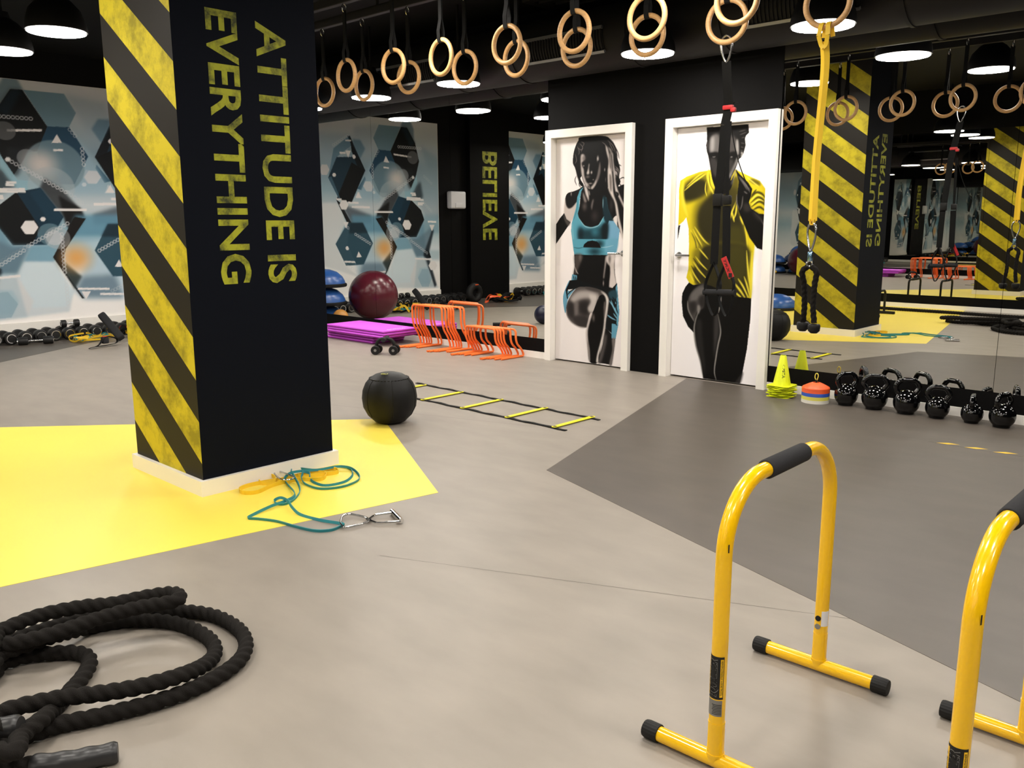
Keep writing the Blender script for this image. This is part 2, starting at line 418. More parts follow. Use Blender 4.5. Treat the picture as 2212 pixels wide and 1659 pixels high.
# mirrors
def mirror(x0, x1, y, s, lab):
    tag(MB().box(((x0+x1)/2, y+s*.006, 1.37), (x1-x0-.003, .012, 2.36)).build('wall_mirror', M_mirror), lab, 'mirror', 'wall mirror panels')
for x0, x1, lab in ((-L+.02, -7.96, 'tall wall mirror behind the purple mats reflecting the mural'),
                    (-7.96, -6.672, 'tall wall mirror behind the tall orange hurdles, reflecting the maroon ball'),
                    (-6.672, -5.354, 'tall wall mirror beside the woman door, reflecting BELIEVE pilaster'),
                    (-3.081, -1.5, 'wide wall mirror behind the cones and kettlebells'),
                    (-1.5, .1, 'wall mirror at the right edge behind the last kettlebell'),
                    (.1, 1.7, 'wall mirror outside the right edge, first panel'), (1.7, 3.3, 'wall mirror outside the right edge, second panel')):
    mirror(x0, x1, W, 1, lab)
for i, x0 in enumerate(np.arange(-10.3, 3.0, 1.66)):
    mirror(x0, x0+1.66, -D-.012, 1, 'opposite wall mirror panel seen only by reflection, number %s from mural' % ['one', 'two', 'three', 'four', 'five', 'six', 'seven', 'eight', 'nine'][i])
# pillar
b = MB().bb((-4.553, 1.903, 0), (-3.832, 2.653, CEIL)); me = b.mesh('pillar'); me.materials.append(M_pillar); me.materials.append(M_stripe)
for p in me.polygons: p.material_index = 1 if abs(p.normal.y) > .5 else 0
PIL = bpy.data.objects.new('pillar', me); COL.objects.link(PIL); PIL['_o'] = [0., 0., 0.]
struct(PIL, 'square black pillar with yellow hazard stripes and stencilled slogan')
b = MB()
for a, c in (((-4.575, 1.881, 0), (-3.81, 1.903, .077)), ((-4.575, 2.653, 0), (-3.81, 2.675, .077)), ((-4.575, 1.903, 0), (-4.553, 2.653, .077)), ((-3.832, 1.903, 0), (-3.81, 2.653, .077))): b.bb(a, c)
b.build('skirting', M_white, PIL, label='white skirting board')
# slogan, read from the top down
def vtext(txt, x, y0, y1, z0, z1, parent, name='lettering'):
    put_text(name, txt, lambda u, v: (x, y0+v*(y1-y0), z0+u*(z1-z0)), M_letter, parent, .022, label='stencilled yellow lettering '+txt)
vtext('EVERYTHING', -3.831, 2.066, 2.226, 2.252, 1.008, PIL)
vtext('ATTITUDE IS', -3.831, 2.318, 2.482, 2.232, 1.0, PIL)
vtext('BELIEVE', -L+.1012, 1.53, 1.88, 2.45, .985, WW)
# soap dispenser on the recess
t = thing('soap_dispenser', 'white plastic soap dispenser on the black wall near BELIEVE', 'dispenser', (-L, 2.45, 1.5))
MB().rbox((-L+.06, 2.45, 1.645), (.12, .34, .28), .03, 4).build('cover', M_plastic, t)
MB().rbox((-L+.125, 2.45, 1.56), (.02, .16, .08), .008, 2).build('lever', M_plastic, t)

# ------------------------------------------------------------------ doors
def door(name, x0, x1, lab, lever_side):
    t = struct(thing(name, lab, None, ((x0+x1)/2, W, 0)))
    H = 2.108; cw = .07; pr = .045; yf = W-pr
    def miter(pts):
        MB().prism(pts, lambda a, b_, h: (a, h, b_), yf, W).build('casing', M_white, t)
    miter([(x0, 0), (x0+cw, 0), (x0+cw, H-cw), (x0, H)]); miter([(x1-cw, 0), (x1, 0), (x1, H), (x1-cw, H-cw)])
    miter([(x0, H), (x0+cw, H-cw), (x1-cw, H-cw), (x1, H)])
    for a, c in (((x0+cw-.012, W, 0), (x0+cw, W+.09, H-cw)), ((x1-cw, W, 0), (x1-cw+.012, W+.09, H-cw)), ((x0+cw-.012, W, H-cw), (x1-cw+.012, W+.09, H-cw+.012))):
        MB().bb(a, c).build('jamb', M_white, t)
    lx0, lx1, lz1 = x0+cw+.003, x1-cw-.003, H-cw-.004
    lf = MB().bb((lx0, W+.03, .012), (lx1, W+.07, lz1)).build('leaf', M_white, t)
    # lever handle
    hx = lx1-.045 if lever_side > 0 else lx0+.05
    hz = 1.02; h = MB().lathe([(.026, 0), (.026, .008), (.011, .009), (.011, .05)], 20, (0, 0, 0), 'y')
    hb = MB().add([(x+hx, W+.03-y, z+hz) for x, y, z in h.v], h.f)
    hb.tube(fillet([(hx, W-.018, hz), (hx, W-.024, hz), (hx-lever_side*.125, W-.024, hz)], .004, 3), .0095, 10)
    hb.build('handle', M_steel, lf, label='brushed steel lever handle')
    return t, lf, (lx0, lx1, lz1)
D1, leaf1, B1 = door('door_1', -5.35, -4.388, 'white framed door printed with a woman in a teal sports top', 1)
D2, leaf2, B2 = door('door_2', -4.06, -3.088, 'white framed door printed with a man in a yellow shirt', -1)
M_print = print_mat('door_film'); YL = W+.0294
def zf(ox, oy, s, ax, val, ia, ib, mirr=False):
    def g(pts):
        out = []
        for x, y in pts:
            p = at(ox+x/s, oy+y/s, ax, val); a = p[ia]
            if mirr: a = 2*W-a
            out.append((a, p[ib]))
        return out
    return g
def smooth(P, k=4): return [(q[0], q[1]) for q in cr([(a, b_, 0) for a, b_ in P], k, True)]
def sline(P, k=5): return [(q[0], q[1]) for q in cr([(a, b_, 0) for a, b_ in P], k)]
WHT = (236, 229, 228)
# woman
za = zf(1200, 280, 6.381, 1, YL, 0, 2); zb = zf(1190, 520, 5.925, 1, YL, 0, 2)
C = Canvas(B1[0]+.001, B1[1]-.001, .013, B1[2]-.001, .004, WHT)
K = (4, 3, 3); TEAL = (84, 152, 172)
def P_(g, pts, rgb, al=1., soft=0., sm=True): C.poly(smooth(g(pts)) if sm else g(pts), rgb, al, soft)
def L_(g, pts, wpx, rgb, al=1., soft=1.3): C.line(sline(g(pts)), wpx*.00092, rgb, al, soft)
def B_(g, c, rx, ry, rgb, al=1., hard=0.): q = g([c])[0]; C.blob(q, rx*.00092, ry*.00092, rgb, al, hard)
# hair and head
P_(za, [(315,150),(330,110),(480,90),(690,90),(770,150),(835,250),(850,380),(890,540),(876,650),(896,720),(850,785),(790,740),(740,600),(360,640),(390,765),(345,772),(312,690),(272,540),(247,470),(240,400),(254,300),(285,205)], K)
P_(za, [(338,330),(420,240),(640,240),(715,330),(725,520),(725,800),(660,900),(560,900),(500,830),(455,825),(392,740),(350,580)], (7,6,6))
for pts in ([(700,100),(800,190),(862,390)], [(760,140),(850,290),(880,400)], [(850,470),(905,500)], [(870,690),(930,660),(955,680)], [(285,640),(268,700),(292,768)], [(330,700),(325,760),(350,800)], [(860,700),(900,770),(940,790)], [(240,420),(246,470),(270,520)]): L_(za, pts, 9, (24,20,20), .9)
for pts in ([(330,190),(372,240),(355,310)], [(300,230),(326,300),(318,350)], [(350,165),(392,190),(372,240)], [(310,250),(350,280),(380,250)], [(270,330),(290,420),(270,470)], [(280,560),(300,650),(335,720)], [(640,170),(690,215),(700,300)], [(720,150),(790,220),(832,330)], [(740,180),(800,300)], [(820,500),(872,560),(868,640)]): L_(za, pts, 8, (128,118,116), .75)
B_(za, (838,590), 40, 62, (184,174,172), .9); L_(za, [(806,545),(850,580),(876,640)], 9, K); L_(za, [(822,620),(858,660)], 8, K)
P_(za, [(350,350),(392,342),(405,400),(380,440),(372,470),(392,560),(398,640),(428,715),(470,780),(468,836),(432,805),(392,735),(358,620),(346,480)], (178,168,164), 1, .006)
B_(za, (395,395), 40, 46, (96,88,86), .8); P_(za, [(362,455),(400,448),(440,470),(440,520),(400,535),(372,510)], (12,10,10), .9, .006); B_(za, (388,500), 16, 14, (150,142,138), .9)
P_(za, [(612,440),(622,560),(596,680),(548,770),(505,824),(478,806),(520,752),(566,650),(590,540)], (104,96,94), 1, .012); P_(za, [(566,690),(552,760),(508,818),(490,800),(530,750)], (186,176,172), .95, .008)
P_(za, [(458,470),(468,478),(462,540),(466,606),(440,618),(428,600),(448,540)], (196,186,182), 1, .003); B_(za, (496,590), 18, 26, (190,180,176), .95); B_(za, (443,650), 46, 26, (104,96,92), .9)
B_(za, (583,400), 22, 46, (196,188,186), .95); B_(za, (590,440), 16, 14, K, .9); B_(za, (678,552), 13, 28, (150,142,140), .9); B_(za, (690,690), 10, 40, (96,90,88), .8)
B_(za, (470,706), 66, 30, (6,5,5), .95); B_(za, (480,742), 44, 15, (140,130,126), .9); B_(za, (520,690), 16, 10, (150,140,136), .8); B_(za, (455,790), 30, 26, (60,54,52), .8)
# shoulders and arms
P_(za, [(392,770),(330,815),(250,850),(170,875),(138,930),(134,1010),(160,1085),(215,1090),(290,1000),(350,870)], (13,10,10))
P_(za, [(134,950),(146,1040),(196,1088),(290,1000),(276,1150),(205,1280),(150,1235),(116,1150)], (190,178,172), 1, .004); P_(za, [(160,1000),(215,1075),(290,980),(230,960)], (14,12,12), .95, .012); B_(za, (216,885), 14, 36, (150,140,136), .9)
P_(za, [(5,1310),(60,1222),(120,1150),(152,1235),(208,1278),(120,1410),(5,1580)], (7,6,6), sm=False); P_(za, [(112,1160),(152,1235),(208,1278),(170,1330),(120,1240)], (96,88,84), .7, .012)
P_(za, [(400,770),(470,820),(640,830),(735,810),(790,900),(850,1150),(850,1240),(780,1245),(700,1160),(680,1200),(600,1312),(500,1345),(400,1320),(322,1220),(305,1160),(330,1060),(350,880)], (9,7,7))
P_(za, [(392,768),(432,800),(458,900),(458,990),(436,940),(412,880)], (198,188,184), 1, .004); P_(za, [(380,860),(412,930),(430,995),(398,1000),(376,920)], (140,130,126), .9, .008); L_(za, [(458,840),(472,905)], 16, (130,122,118))
P_(za, [(512,960),(528,970),(515,1040),(500,1110),(488,1050)], (110,102,100), .9, .008); B_(za, (400,1060), 52, 70, (84,76,74), .85); B_(za, (540,1190), 80, 90, (44,38,38), .9); B_(za, (770,1040), 40, 110, (44,40,40), .9)
P_(za, [(690,235),(760,255),(800,420),(850,770),(965,800),(965,1480),(940,1500),(855,1340),(842,1200),(800,960),(730,820),(725,560),(735,420)], (8,7,7))
P_(za, [(722,560),(768,545),(788,700),(800,880),(850,1030),(886,1240),(945,1500),(905,1470),(852,1250),(815,1010),(765,905),(726,800)], (208,198,192), 1, .003)
P_(za, [(742,620),(768,640),(776,760),(768,860),(748,800)], (96,88,84), .85, .006)
P_(za, [(690,225),(712,240),(736,330),(748,450),(752,560),(722,570),(730,430),(706,330)], (196,186,182), 1, .004); P_(za, [(720,240),(765,268),(782,330),(770,345),(744,290)], (150,142,138), .9, .005); P_(za, [(744,330),(762,340),(778,480),(786,570),(764,560),(750,430)], (150,140,136), .95, .004)
P_(za, [(776,325),(792,340),(800,450),(822,600),(830,720),(868,860),(958,1060),(955,1110),(870,930),(826,850),(808,700),(792,520)], (206,196,192), 1, .003); L_(za, [(832,860),(860,890),(852,920)], 20, K)
P_(za, [(785,1240),(845,1185),(850,1330),(880,1380),(790,1290)], (216,208,204))
# top
P_(za, [(385,792),(352,860),(332,980),(326,1080),(306,1155),(322,1222),(400,1322),(492,1347),(592,1315),(672,1180),(652,1080),(652,930),(700,935),(725,1090),(775,1225),(884,1382),(870,1510),(838,1680),(250,1680),(215,1400),(222,1295),(280,1085),(300,930),(335,835)], TEAL, sm=False)
P_(za, [(650,930),(702,935),(735,1100),(800,1265),(735,1310),(660,1210)], (14,34,42), .95, .008)
P_(za, [(738,1255),(800,1260),(884,1382),(838,1680),(690,1680),(715,1320)], (112,162,192), sm=False)
P_(za, [(315,1345),(420,1370),(600,1340),(720,1290),(715,1500),(690,1600),(560,1560),(430,1545),(330,1540)], (14,42,50), .9, .03); P_(za, [(640,1330),(725,1290),(705,1540),(650,1560)], (6,18,22), .95, .015); B_(za, (545,1410), 80, 70, (56,120,138), .7); B_(za, (345,1450), 60, 100, (8,24,30), .85)
L_(za, [(310,1200),(400,1327),(492,1352),(592,1320),(668,1200)], 8, (160,196,206), .8); L_(za, [(302,950),(296,1090),(250,1250)], 8, (46,98,112), .8); L_(za, [(655,950),(653,1080)], 8, (150,192,206), .8); L_(za, [(232,1300),(240,1450),(262,1640)], 18, (120,176,192), .7)
P_(zb, [(285,40),(298,176),(500,182),(720,182),(826,172),(858,-20),(282,-20)], TEAL, sm=False); P_(zb, [(720,-20),(858,-20),(826,172),(720,182),(690,90)], (104,160,186), .9, .01); B_(zb, (560,140), 140, 70, (12,40,48), .85); B_(zb, (620,40), 90, 60, (10,30,36), .85); L_(zb, [(290,84),(350,96),(420,84)], 8, (44,92,104)); L_(zb, [(640,88),(720,80),(800,60)], 7, (150,190,205))
P_(zb, [(412,84),(425,45),(470,8),(530,-4),(590,10),(622,45),(640,90)], K, sm=False)
# waist
P_(zb, [(300,176),(500,182),(720,182),(822,172),(816,300),(818,400),(842,590),(700,605),(560,590),(330,610),(268,520),(290,420),(306,330)], (5,4,4), sm=False)
P_(zb, [(305,180),(410,185),(390,270),(350,360),(330,420),(290,430),(305,330)], (74,66,63), .9, .02); B_(zb, (375,215), 30, 60, (110,102,98), .7); L_(zb, [(308,335),(328,395),(350,425)], 12, (160,150,146))
P_(zb, [(705,250),(722,184),(824,174),(814,300),(818,420),(838,585),(742,590),(756,430),(750,330),(730,300)], (206,196,192), 1, .008); B_(zb, (752,235), 28, 70, (96,88,84), .8); P_(zb, [(728,330),(752,340),(748,460),(740,585),(700,590),(706,450)], K, 1, .008); P_(zb, [(700,200),(718,215),(708,300),(690,420),(682,480),(670,470),(684,330)], (176,166,162), .9, .008); B_(zb, (672,545), 16, 46, (150,140,136), .9)
# shorts and legs
P_(zb, [(272,428),(335,445),(330,525),(262,510)], (84,138,160), sm=False); L_(zb, [(290,450),(300,510)], 9, K); L_(zb, [(315,455),(320,515)], 10, K)
P_(zb, [(238,508),(330,500),(560,572),(790,604),(846,540),(852,620),(860,740),(740,760),(560,640),(400,610),(220,625)], (6,9,11), sm=False)
P_(zb, [(240,508),(204,570),(160,690),(158,800),(186,930),(215,760),(300,630),(330,606),(220,640)], (98,154,180)); P_(zb, [(243,510),(258,512),(212,650),(218,745),(206,740),(188,630)], K, sm=False); L_(zb, [(215,690),(250,650),(310,612)], 12, K)
P_(zb, [(735,655),(846,548),(862,740),(876,900),(862,1080),(828,1256),(775,1250),(772,1180),(700,1120),(690,960),(735,800)], (8,13,16), sm=False)
P_(zb, [(828,600),(848,548),(862,740),(876,900),(862,1080),(828,1256),(776,1250),(780,1060),(838,1070),(845,950),(815,880),(842,800)], (94,152,178), sm=False)
P_(zb, [(740,660),(830,630),(846,735),(760,745)], (34,66,78), .95, .006)
for pts in ([(750,770),(790,830),(835,900)], [(800,740),(830,800),(860,830)], [(715,945),(770,985),(835,1020)], [(700,1115),(735,1165),(775,1190)], [(800,930),(850,1000)], [(770,760),(800,850),(850,960)]): L_(zb, pts, 13, (122,178,202))
for pts in ([(845,780),(835,860),(860,930)], [(815,1030),(845,1085)], [(790,720),(815,770),(812,830)]): L_(zb, pts, 14, (8,12,16))
P_(zb, [(700,1110),(772,1190),(778,1252),(824,1256),(806,1420),(778,1590),(600,1560),(660,1330)], (14,12,12), sm=False); P_(zb, [(780,1258),(824,1258),(806,1420),(780,1590),(745,1580),(785,1400)], (122,114,112), .9, .012); P_(zb, [(690,1200),(720,1230),(690,1400),(640,1560),(604,1555),(660,1330)], (92,86,84), .8, .014)
P_(zb, [(330,606),(440,590),(540,602),(680,652),(738,740),(735,830),(705,1000),(560,960),(505,930),(470,1060),(455,1112),(350,1096),(260,1040),(203,960),(196,860),(232,740)], (78,72,70))
P_(zb, [(250,740),(340,650),(480,640),(600,680),(580,760),(480,740),(360,760),(280,800)], (176,168,164), .9, .025); P_(zb, [(230,780),(290,800),(300,920),(280,1000),(220,940),(206,860)], (34,30,30), .85, .025); P_(zb, [(370,780),(470,770),(500,860),(470,960),(390,940),(350,860)], (30,26,26), .9, .03); P_(zb, [(300,800),(350,790),(345,930),(310,960)], (116,108,106), .7, .02); P_(zb, [(490,690),(590,720),(570,860),(580,900),(500,920),(470,860),(510,780)], (196,188,184), .9, .02); P_(zb, [(280,980),(420,960),(480,1010),(450,1100),(350,1090)], (40,36,36), .85, .02); L_(zb, [(198,870),(208,960),(262,1042),(350,1096),(452,1110)], 14, (160,152,148), .8); P_(zb, [(440,592),(560,605),(640,650),(560,650),(460,620)], (60,54,52), .8, .01)
P_(zb, [(585,790),(612,720),(660,690),(712,730),(728,800),(705,1000),(690,1180),(640,1380),(600,1560),(495,1548),(470,1380),(455,1200),(480,1040),(530,930)], (4,3,3)); B_(zb, (600,720), 22, 50, (160,152,148), .8); B_(zb, (545,985), 32, 70, (104,96,92), .8)
P_(zb, [(505,930),(530,935),(500,1040),(474,1150),(478,1280),(496,1400),(500,1546),(486,1546),(466,1380),(450,1250),(452,1130)], (196,186,182), 1, .005); P_(zb, [(468,1290),(486,1330),(496,1500),(484,1520)], (100,94,90), .8, .006)
P_(zb, [(640,648),(700,680),(738,745),(735,820),(708,1000),(690,1160),(655,1330),(612,1470),(606,1556),(580,1552),(590,1460),(630,1310),(668,1140),(684,980),(706,800),(690,710)], (216,208,202), 1, .003); P_(zb, [(676,800),(702,790),(690,960),(676,980)], (110,100,96), .8, .008)
C.build('door_print', lambda a, b_: (a, YL, b_), M_print, leaf1)
# man
zc = zf(1450, 270, 5.7227, 1, YL, 0, 2); zd = zf(1450, 540, 5.532, 1, YL, 0, 2)
C = Canvas(B2[0]+.001, B2[1]-.001, .013, B2[2]-.001, .004, (249, 245, 247))
YE = (216, 196, 30); OL = (38, 34, 15); MID = (116, 106, 22); HI = (232, 214, 62)
P_(zc, [(490,556),(350,580),(190,640),(112,690),(96,800),(96,1000),(86,1245),(150,1190),(186,1140),(215,1280),(220,1500),(212,1680),(1000,1680),(1034,1450),(960,1300),(1165,1110),(1172,800),(1095,690),(940,620),(800,552)], YE, sm=False)
P_(zc, [(200,690),(430,600),(450,860),(250,960),(150,960),(140,800)], MID, .9, .02); P_(zc, [(210,720),(300,680),(420,690),(420,860),(280,920),(170,930),(150,830)], OL, .95, .014)
P_(zc, [(400,880),(560,790),(800,780),(840,1040),(910,1250),(955,1450),(950,1680),(470,1680),(340,1480),(270,1260),(290,1000)], MID, .95, .035)
P_(zc, [(450,900),(560,800),(800,790),(830,1040),(890,1250),(930,1450),(920,1680),(540,1680),(430,1480),(330,1260),(345,1040)], OL, .95, .022)
P_(zc, [(700,1300),(860,1250),(920,1450),(910,1680),(700,1680)], (66,62,18), .8, .03)
for pts, wd in (([(165,810),(290,700),(430,605)], 15), ([(190,760),(320,640),(400,590)], 13), ([(300,700),(360,650),(420,600)], 9), ([(150,690),(136,850),(160,1000),(200,1130)], 34), ([(290,1260),(400,1420),(505,1510)], 15), ([(270,1290),(380,1500),(455,1650)], 15), ([(240,1300),(320,1500),(360,1650)], 18), ([(462,556),(450,640),(480,750),(525,860)], 22), ([(496,566),(506,690),(545,795)], 22), ([(430,700),(420,800),(440,880)], 9)):
    L_(zc, pts, wd, HI, .95)
for pts, wd in (([(250,1330),(300,1450),(320,1600)], 14), ([(300,1380),(370,1520),(410,1650)], 14), ([(470,600),(480,720),(520,810)], 8)): L_(zc, pts, wd, (84,76,18), .85)
for pts in ([(690,1230),(745,1090),(805,930)], [(680,1100),(692,1235)], [(750,1070),(778,1195)], [(808,980),(800,1080),(775,1160)], [(760,720),(830,630)], [(850,1130),(890,1230)], [(715,1190),(740,1100)], [(905,1240),(935,1400),(948,1600)]): L_(zc, pts, 16, HI, .95)
P_(zc, [(925,1290),(1000,1380),(1034,1450),(1000,1680),(955,1680),(945,1480)], YE, .95, .01)
P_(zc, [(740,700),(830,640),(830,900),(760,1000),(700,1000)], (66,60,18), .85, .015)
for pts in ([(975,910),(1050,835),(1120,850),(1160,900)], [(985,960),(1070,895),(1130,920),(1165,970)], [(995,1010),(1080,950),(1140,970),(1165,1010)], [(1010,1050),(1090,1015),(1160,1060)], [(990,880),(1050,800)]): L_(zc, pts, 17, (58,52,14), .95)
for pts in ([(985,935),(1060,865),(1140,890)], [(990,990),(1080,925),(1150,945)]): L_(zc, pts, 8, (250,236,110), .8)
P_(zc, [(960,680),(1010,665),(1090,700),(1100,750),(1060,735),(1010,725)], (80,72,18), .85, .006); L_(zc, [(930,640),(990,690),(1080,760)], 12, (250,236,110), .7)
# head
P_(zc, [(440,30),(955,-10),(962,95),(925,130),(912,165),(920,250),(895,345),(862,402),(838,420),(800,530),(745,640),(730,700),(730,800),(560,800),(500,640),(475,470),(455,375),(440,330),(430,250),(441,205)], (10,8,8), sm=False)
P_(zc, [(492,140),(590,118),(610,330),(560,345),(480,352),(468,260)], (104,100,98), .9, .014); P_(zc, [(488,170),(530,150),(530,300),(484,330)], (160,156,154), .8, .016); P_(zc, [(476,350),(550,335),(590,352),(580,372),(480,372)], (8,7,7), .95, .005); B_(zc, (528,390), 22, 15, (168,164,160), .95); B_(zc, (528,386), 9, 10, K); L_(zc, [(492,384),(560,378)], 8, K)
P_(zc, [(474,410),(560,425),(590,560),(580,650),(520,620),(488,520)], (58,55,54), .85, .016); P_(zc, [(690,130),(800,160),(826,300),(790,340),(700,330)], (84,80,78), .8, .018); P_(zc, [(806,180),(830,200),(836,350),(815,370),(800,280)], (164,160,156), .95, .005); P_(zc, [(730,338),(800,330),(800,362),(735,366)], (8,7,7), .9, .006); B_(zc, (745,396), 18, 12, (124,120,118))
P_(zc, [(832,390),(818,470),(770,570),(740,640),(712,660),(720,590),(780,470),(810,400)], (126,122,120), .95, .008); P_(zc, [(700,440),(770,430),(760,540),(710,600)], (60,57,55), .8, .018); P_(zc, [(600,360),(650,360),(655,500),(630,530),(595,510)], (40,37,36), .8, .012); B_(zc, (625,512), 26, 10, (90,86,84), .7); P_(zc, [(565,575),(665,572),(640,592),(590,592)], (4,3,3), .9, .004); B_(zc, (620,612), 50, 12, (70,62,60), .8); B_(zc, (625,660), 40, 18, (48,45,44), .8)
B_(zc, (447,255), 12, 56, (70,66,64)); P_(zc, [(858,310),(888,330),(880,370),(858,398)], (120,116,112), .7, .006); L_(zc, [(862,345),(880,350),(862,392)], 10, (190,186,182), .8)
for pts in ([(850,120),(930,90)], [(870,160),(912,150)], [(840,80),(920,60)], [(860,220),(905,230)], [(860,270),(895,280)]): L_(zc, pts, 10, (84,80,78), .7)
P_(zc, [(500,640),(560,700),(720,700),(770,620),(745,770),(660,850),(560,810)], (9,8,8)); P_(zc, [(800,545),(815,560),(775,660),(752,740),(742,720),(770,620)], (120,116,112), .85, .006)
# arm and hand
P_(zc, [(795,548),(850,610),(950,710),(1002,790),(985,880),(960,960),(985,1030),(1080,1095),(1170,1105),(1160,1260),(1140,1550),(1060,1522),(965,1390),(905,1240),(840,1080),(808,960),(822,820),(835,700)], (8,7,6), sm=False)
for pts in ([(826,630),(890,720),(935,800)], [(850,640),(920,740),(955,810)], [(880,690),(950,770),(970,830)], [(885,880),(875,980),(852,1050)], [(810,860),(812,960),(838,1040)], [(1030,1090),(1110,1170),(1155,1270)], [(900,820),(940,850)]): L_(zc, pts, 12, (112,106,104), .8)
P_(zc, [(900,960),(960,980),(990,1050),(930,1080),(890,1040)], (46,42,40), .9, .014); P_(zc, [(1000,1060),(1080,1100),(1140,1180),(1100,1200),(1020,1120)], (40,37,35), .9, .014); P_(zc, [(86,1245),(112,1238),(98,1320),(78,1420)], K, sm=False)
# hem, shorts, legs
P_(zd, [(212,-20),(206,220),(180,330),(212,388),(262,418),(400,404),(480,470),(750,560),(958,578),(968,300),(988,-20)], YE, sm=False)
P_(zd, [(300,-40),(905,-40),(920,300),(945,470),(880,590),(480,600),(380,430),(290,300)], MID, .95, .03); P_(zd, [(390,-40),(905,-40),(905,300),(925,460),(860,590),(480,600),(400,430),(350,300)], OL, .95, .02); P_(zd, [(690,-40),(890,-40),(900,300),(760,400),(690,300)], (64,60,18), .8, .03)
P_(zd, [(258,230),(330,200),(420,400),(300,425)], OL, .85, .018)
for pts, wd in (([(330,-20),(440,110)], 13), ([(290,80),(360,170),(430,240)], 13), ([(262,140),(330,240),(420,340)], 14), ([(245,235),(290,320),(345,395)], 13), ([(225,290),(270,380)], 14), ([(752,392),(820,480),(885,575)], 20), ([(800,345),(860,440),(922,572)], 17), ([(872,320),(905,420),(935,540)], 16), ([(756,500),(850,578)], 16), ([(900,10),(918,250),(948,470)], 16)): L_(zd, pts, wd, HI, .95)
for pts in ([(265,100),(330,190),(400,260)], [(240,190),(300,290),(360,370)], [(770,460),(860,575)], [(840,440),(900,575)]): L_(zd, pts, 14, (40,36,14), .85)
L_(zd, [(965,40),(956,300),(948,575)], 26, HI, .9)
P_(zd, [(212,388),(170,440),(132,520),(125,620),(140,790),(200,915),(272,992),(290,1120),(350,1330),(382,1535),(815,1605),(850,1470),(905,1180),(948,800),(956,576),(750,556),(480,430),(400,404),(262,418)], (5,4,4), sm=False)
P_(zd, [(405,408),(320,430),(232,520),(194,620),(206,720),(274,850),(312,740),(385,690),(400,560)], (66,62,61), 1, .006); P_(zd, [(240,520),(330,445),(395,450),(385,540),(300,600),(230,620)], (104,100,98), .8, .02); P_(zd, [(215,640),(290,620),(290,720),(245,760)], (34,31,30), .85, .02); L_(zd, [(194,610),(206,720),(272,852)], 14, (140,136,132), .8); P_(zd, [(310,670),(345,660),(345,730),(318,770)], (130,126,122), .9, .01); P_(zd, [(330,560),(395,540),(390,680),(340,660)], (30,27,26), .8, .02)
L_(zd, [(325,735),(285,860),(274,970),(296,1140),(346,1320),(380,1530)], 18, (140,136,132), .9); P_(zd, [(300,860),(360,840),(370,1000),(400,1300),(400,1500),(355,1320),(305,1140)], (34,32,31), .85, .018)
L_(zd, [(598,560),(585,650),(566,748)], 12, (150,146,142)); L_(zd, [(556,770),(582,900),(588,1000),(560,1130),(535,1280),(515,1450),(537,1555)], 15, (150,146,142), .95); P_(zd, [(515,790),(560,780),(575,950),(545,1120),(510,1300),(505,1100)], (58,55,54), .85, .016)
P_(zd, [(845,1470),(860,1475),(822,1600),(760,1590)], (50,47,46), .8, .012)
C.build('door_print', lambda a, b_: (a, YL, b_), M_print, leaf2)

# ------------------------------------------------------------------ mural
zm = zf(660, 200, 3.3185, 0, -L, 1, 2, True)
C = Canvas(2.795, W-.004, .205, 2.828, .008, (0, 0, 0))
ks = [(2.83, (196,198,200)), (2.5, (178,188,194)), (2.1, (132,156,170)), (1.75, (150,178,192)), (1.5, (196,206,212)), (1.2, (160,188,200)), (.9, (208,220,226)), (.6, (240,240,240)), (.2, (250,246,243))]
for j in range(C.nb):
    z = C.B[j, 0]
    for (z1, c1), (z0, c0) in zip(ks, ks[1:]):
        if z0 <= z <= z1+1e-6: C.img[j, :] = np.array(c0)+(np.array(c1)-np.array(c0))*(z-z0)/(z1-z0)
S = .0025
def Q(pts, rgb, al=1., soft=0.): C.poly(zm(pts), rgb, al, soft)
def bar(x, y, wd, h=13): Q([(x-wd/2, y-h/2-wd*.02), (x+wd/2, y-h/2+wd*.02), (x+wd/2, y+h/2+wd*.02), (x-wd/2, y+h/2-wd*.02)], (228, 226, 226))
def hx(x, y, r, rgb=(228, 226, 226), al=1.): Q([(x+r*.92*math.cos(PI/3*i), y+r*1.08*math.sin(PI/3*i)) for i in range(6)], rgb, al)
def tr(x, y, s, up=1): Q([(x-s*.85, y+s*up), (x+s*.85, y+s*up), (x, y-s*up*1.1)], (226, 224, 224))
def chain(a, c, n, al=.75):
    for i in range(n):
        t = i/(n-1); p = zm([(a[0]+(c[0]-a[0])*t, a[1]+(c[1]-a[1])*t)])[0]; h = hexpts(p, .019); h.append(h[0]); C.line(h, .008, (206, 210, 214), al, .4, False)
def circ(x, y, r, rgb, al, hard=.9): C.blob(zm([(x, y)])[0], r*.00255, r*.00225, rgb, al, hard)
Q([(90,285),(320,300),(425,410),(300,560),(90,540)], (150,172,184), .7, .05)
Q([(330,345),(392,345),(424,410),(392,472),(330,472),(300,410)], (112,140,156), .6); Q([(820,380),(960,480),(960,680),(880,560)], (120,146,160), .5, .06)
Q([(700,540),(960,540),(960,900),(860,900)], (140,160,172), .6, .05); Q([(240,900),(960,880),(960,1010),(240,1010)], (112,152,172), .5, .05); Q([(640,1130),(960,1130),(960,1200),(640,1200)], (150,180,194), .6, .04)
Q([(110,790),(225,790),(292,930),(215,1085),(282,1238),(400,1330),(120,1240)], (214,218,220), .9, .02); Q([(660,1120),(780,1130),(850,1310),(960,1400),(620,1400),(600,1320)], (206,216,222), .9, .02)
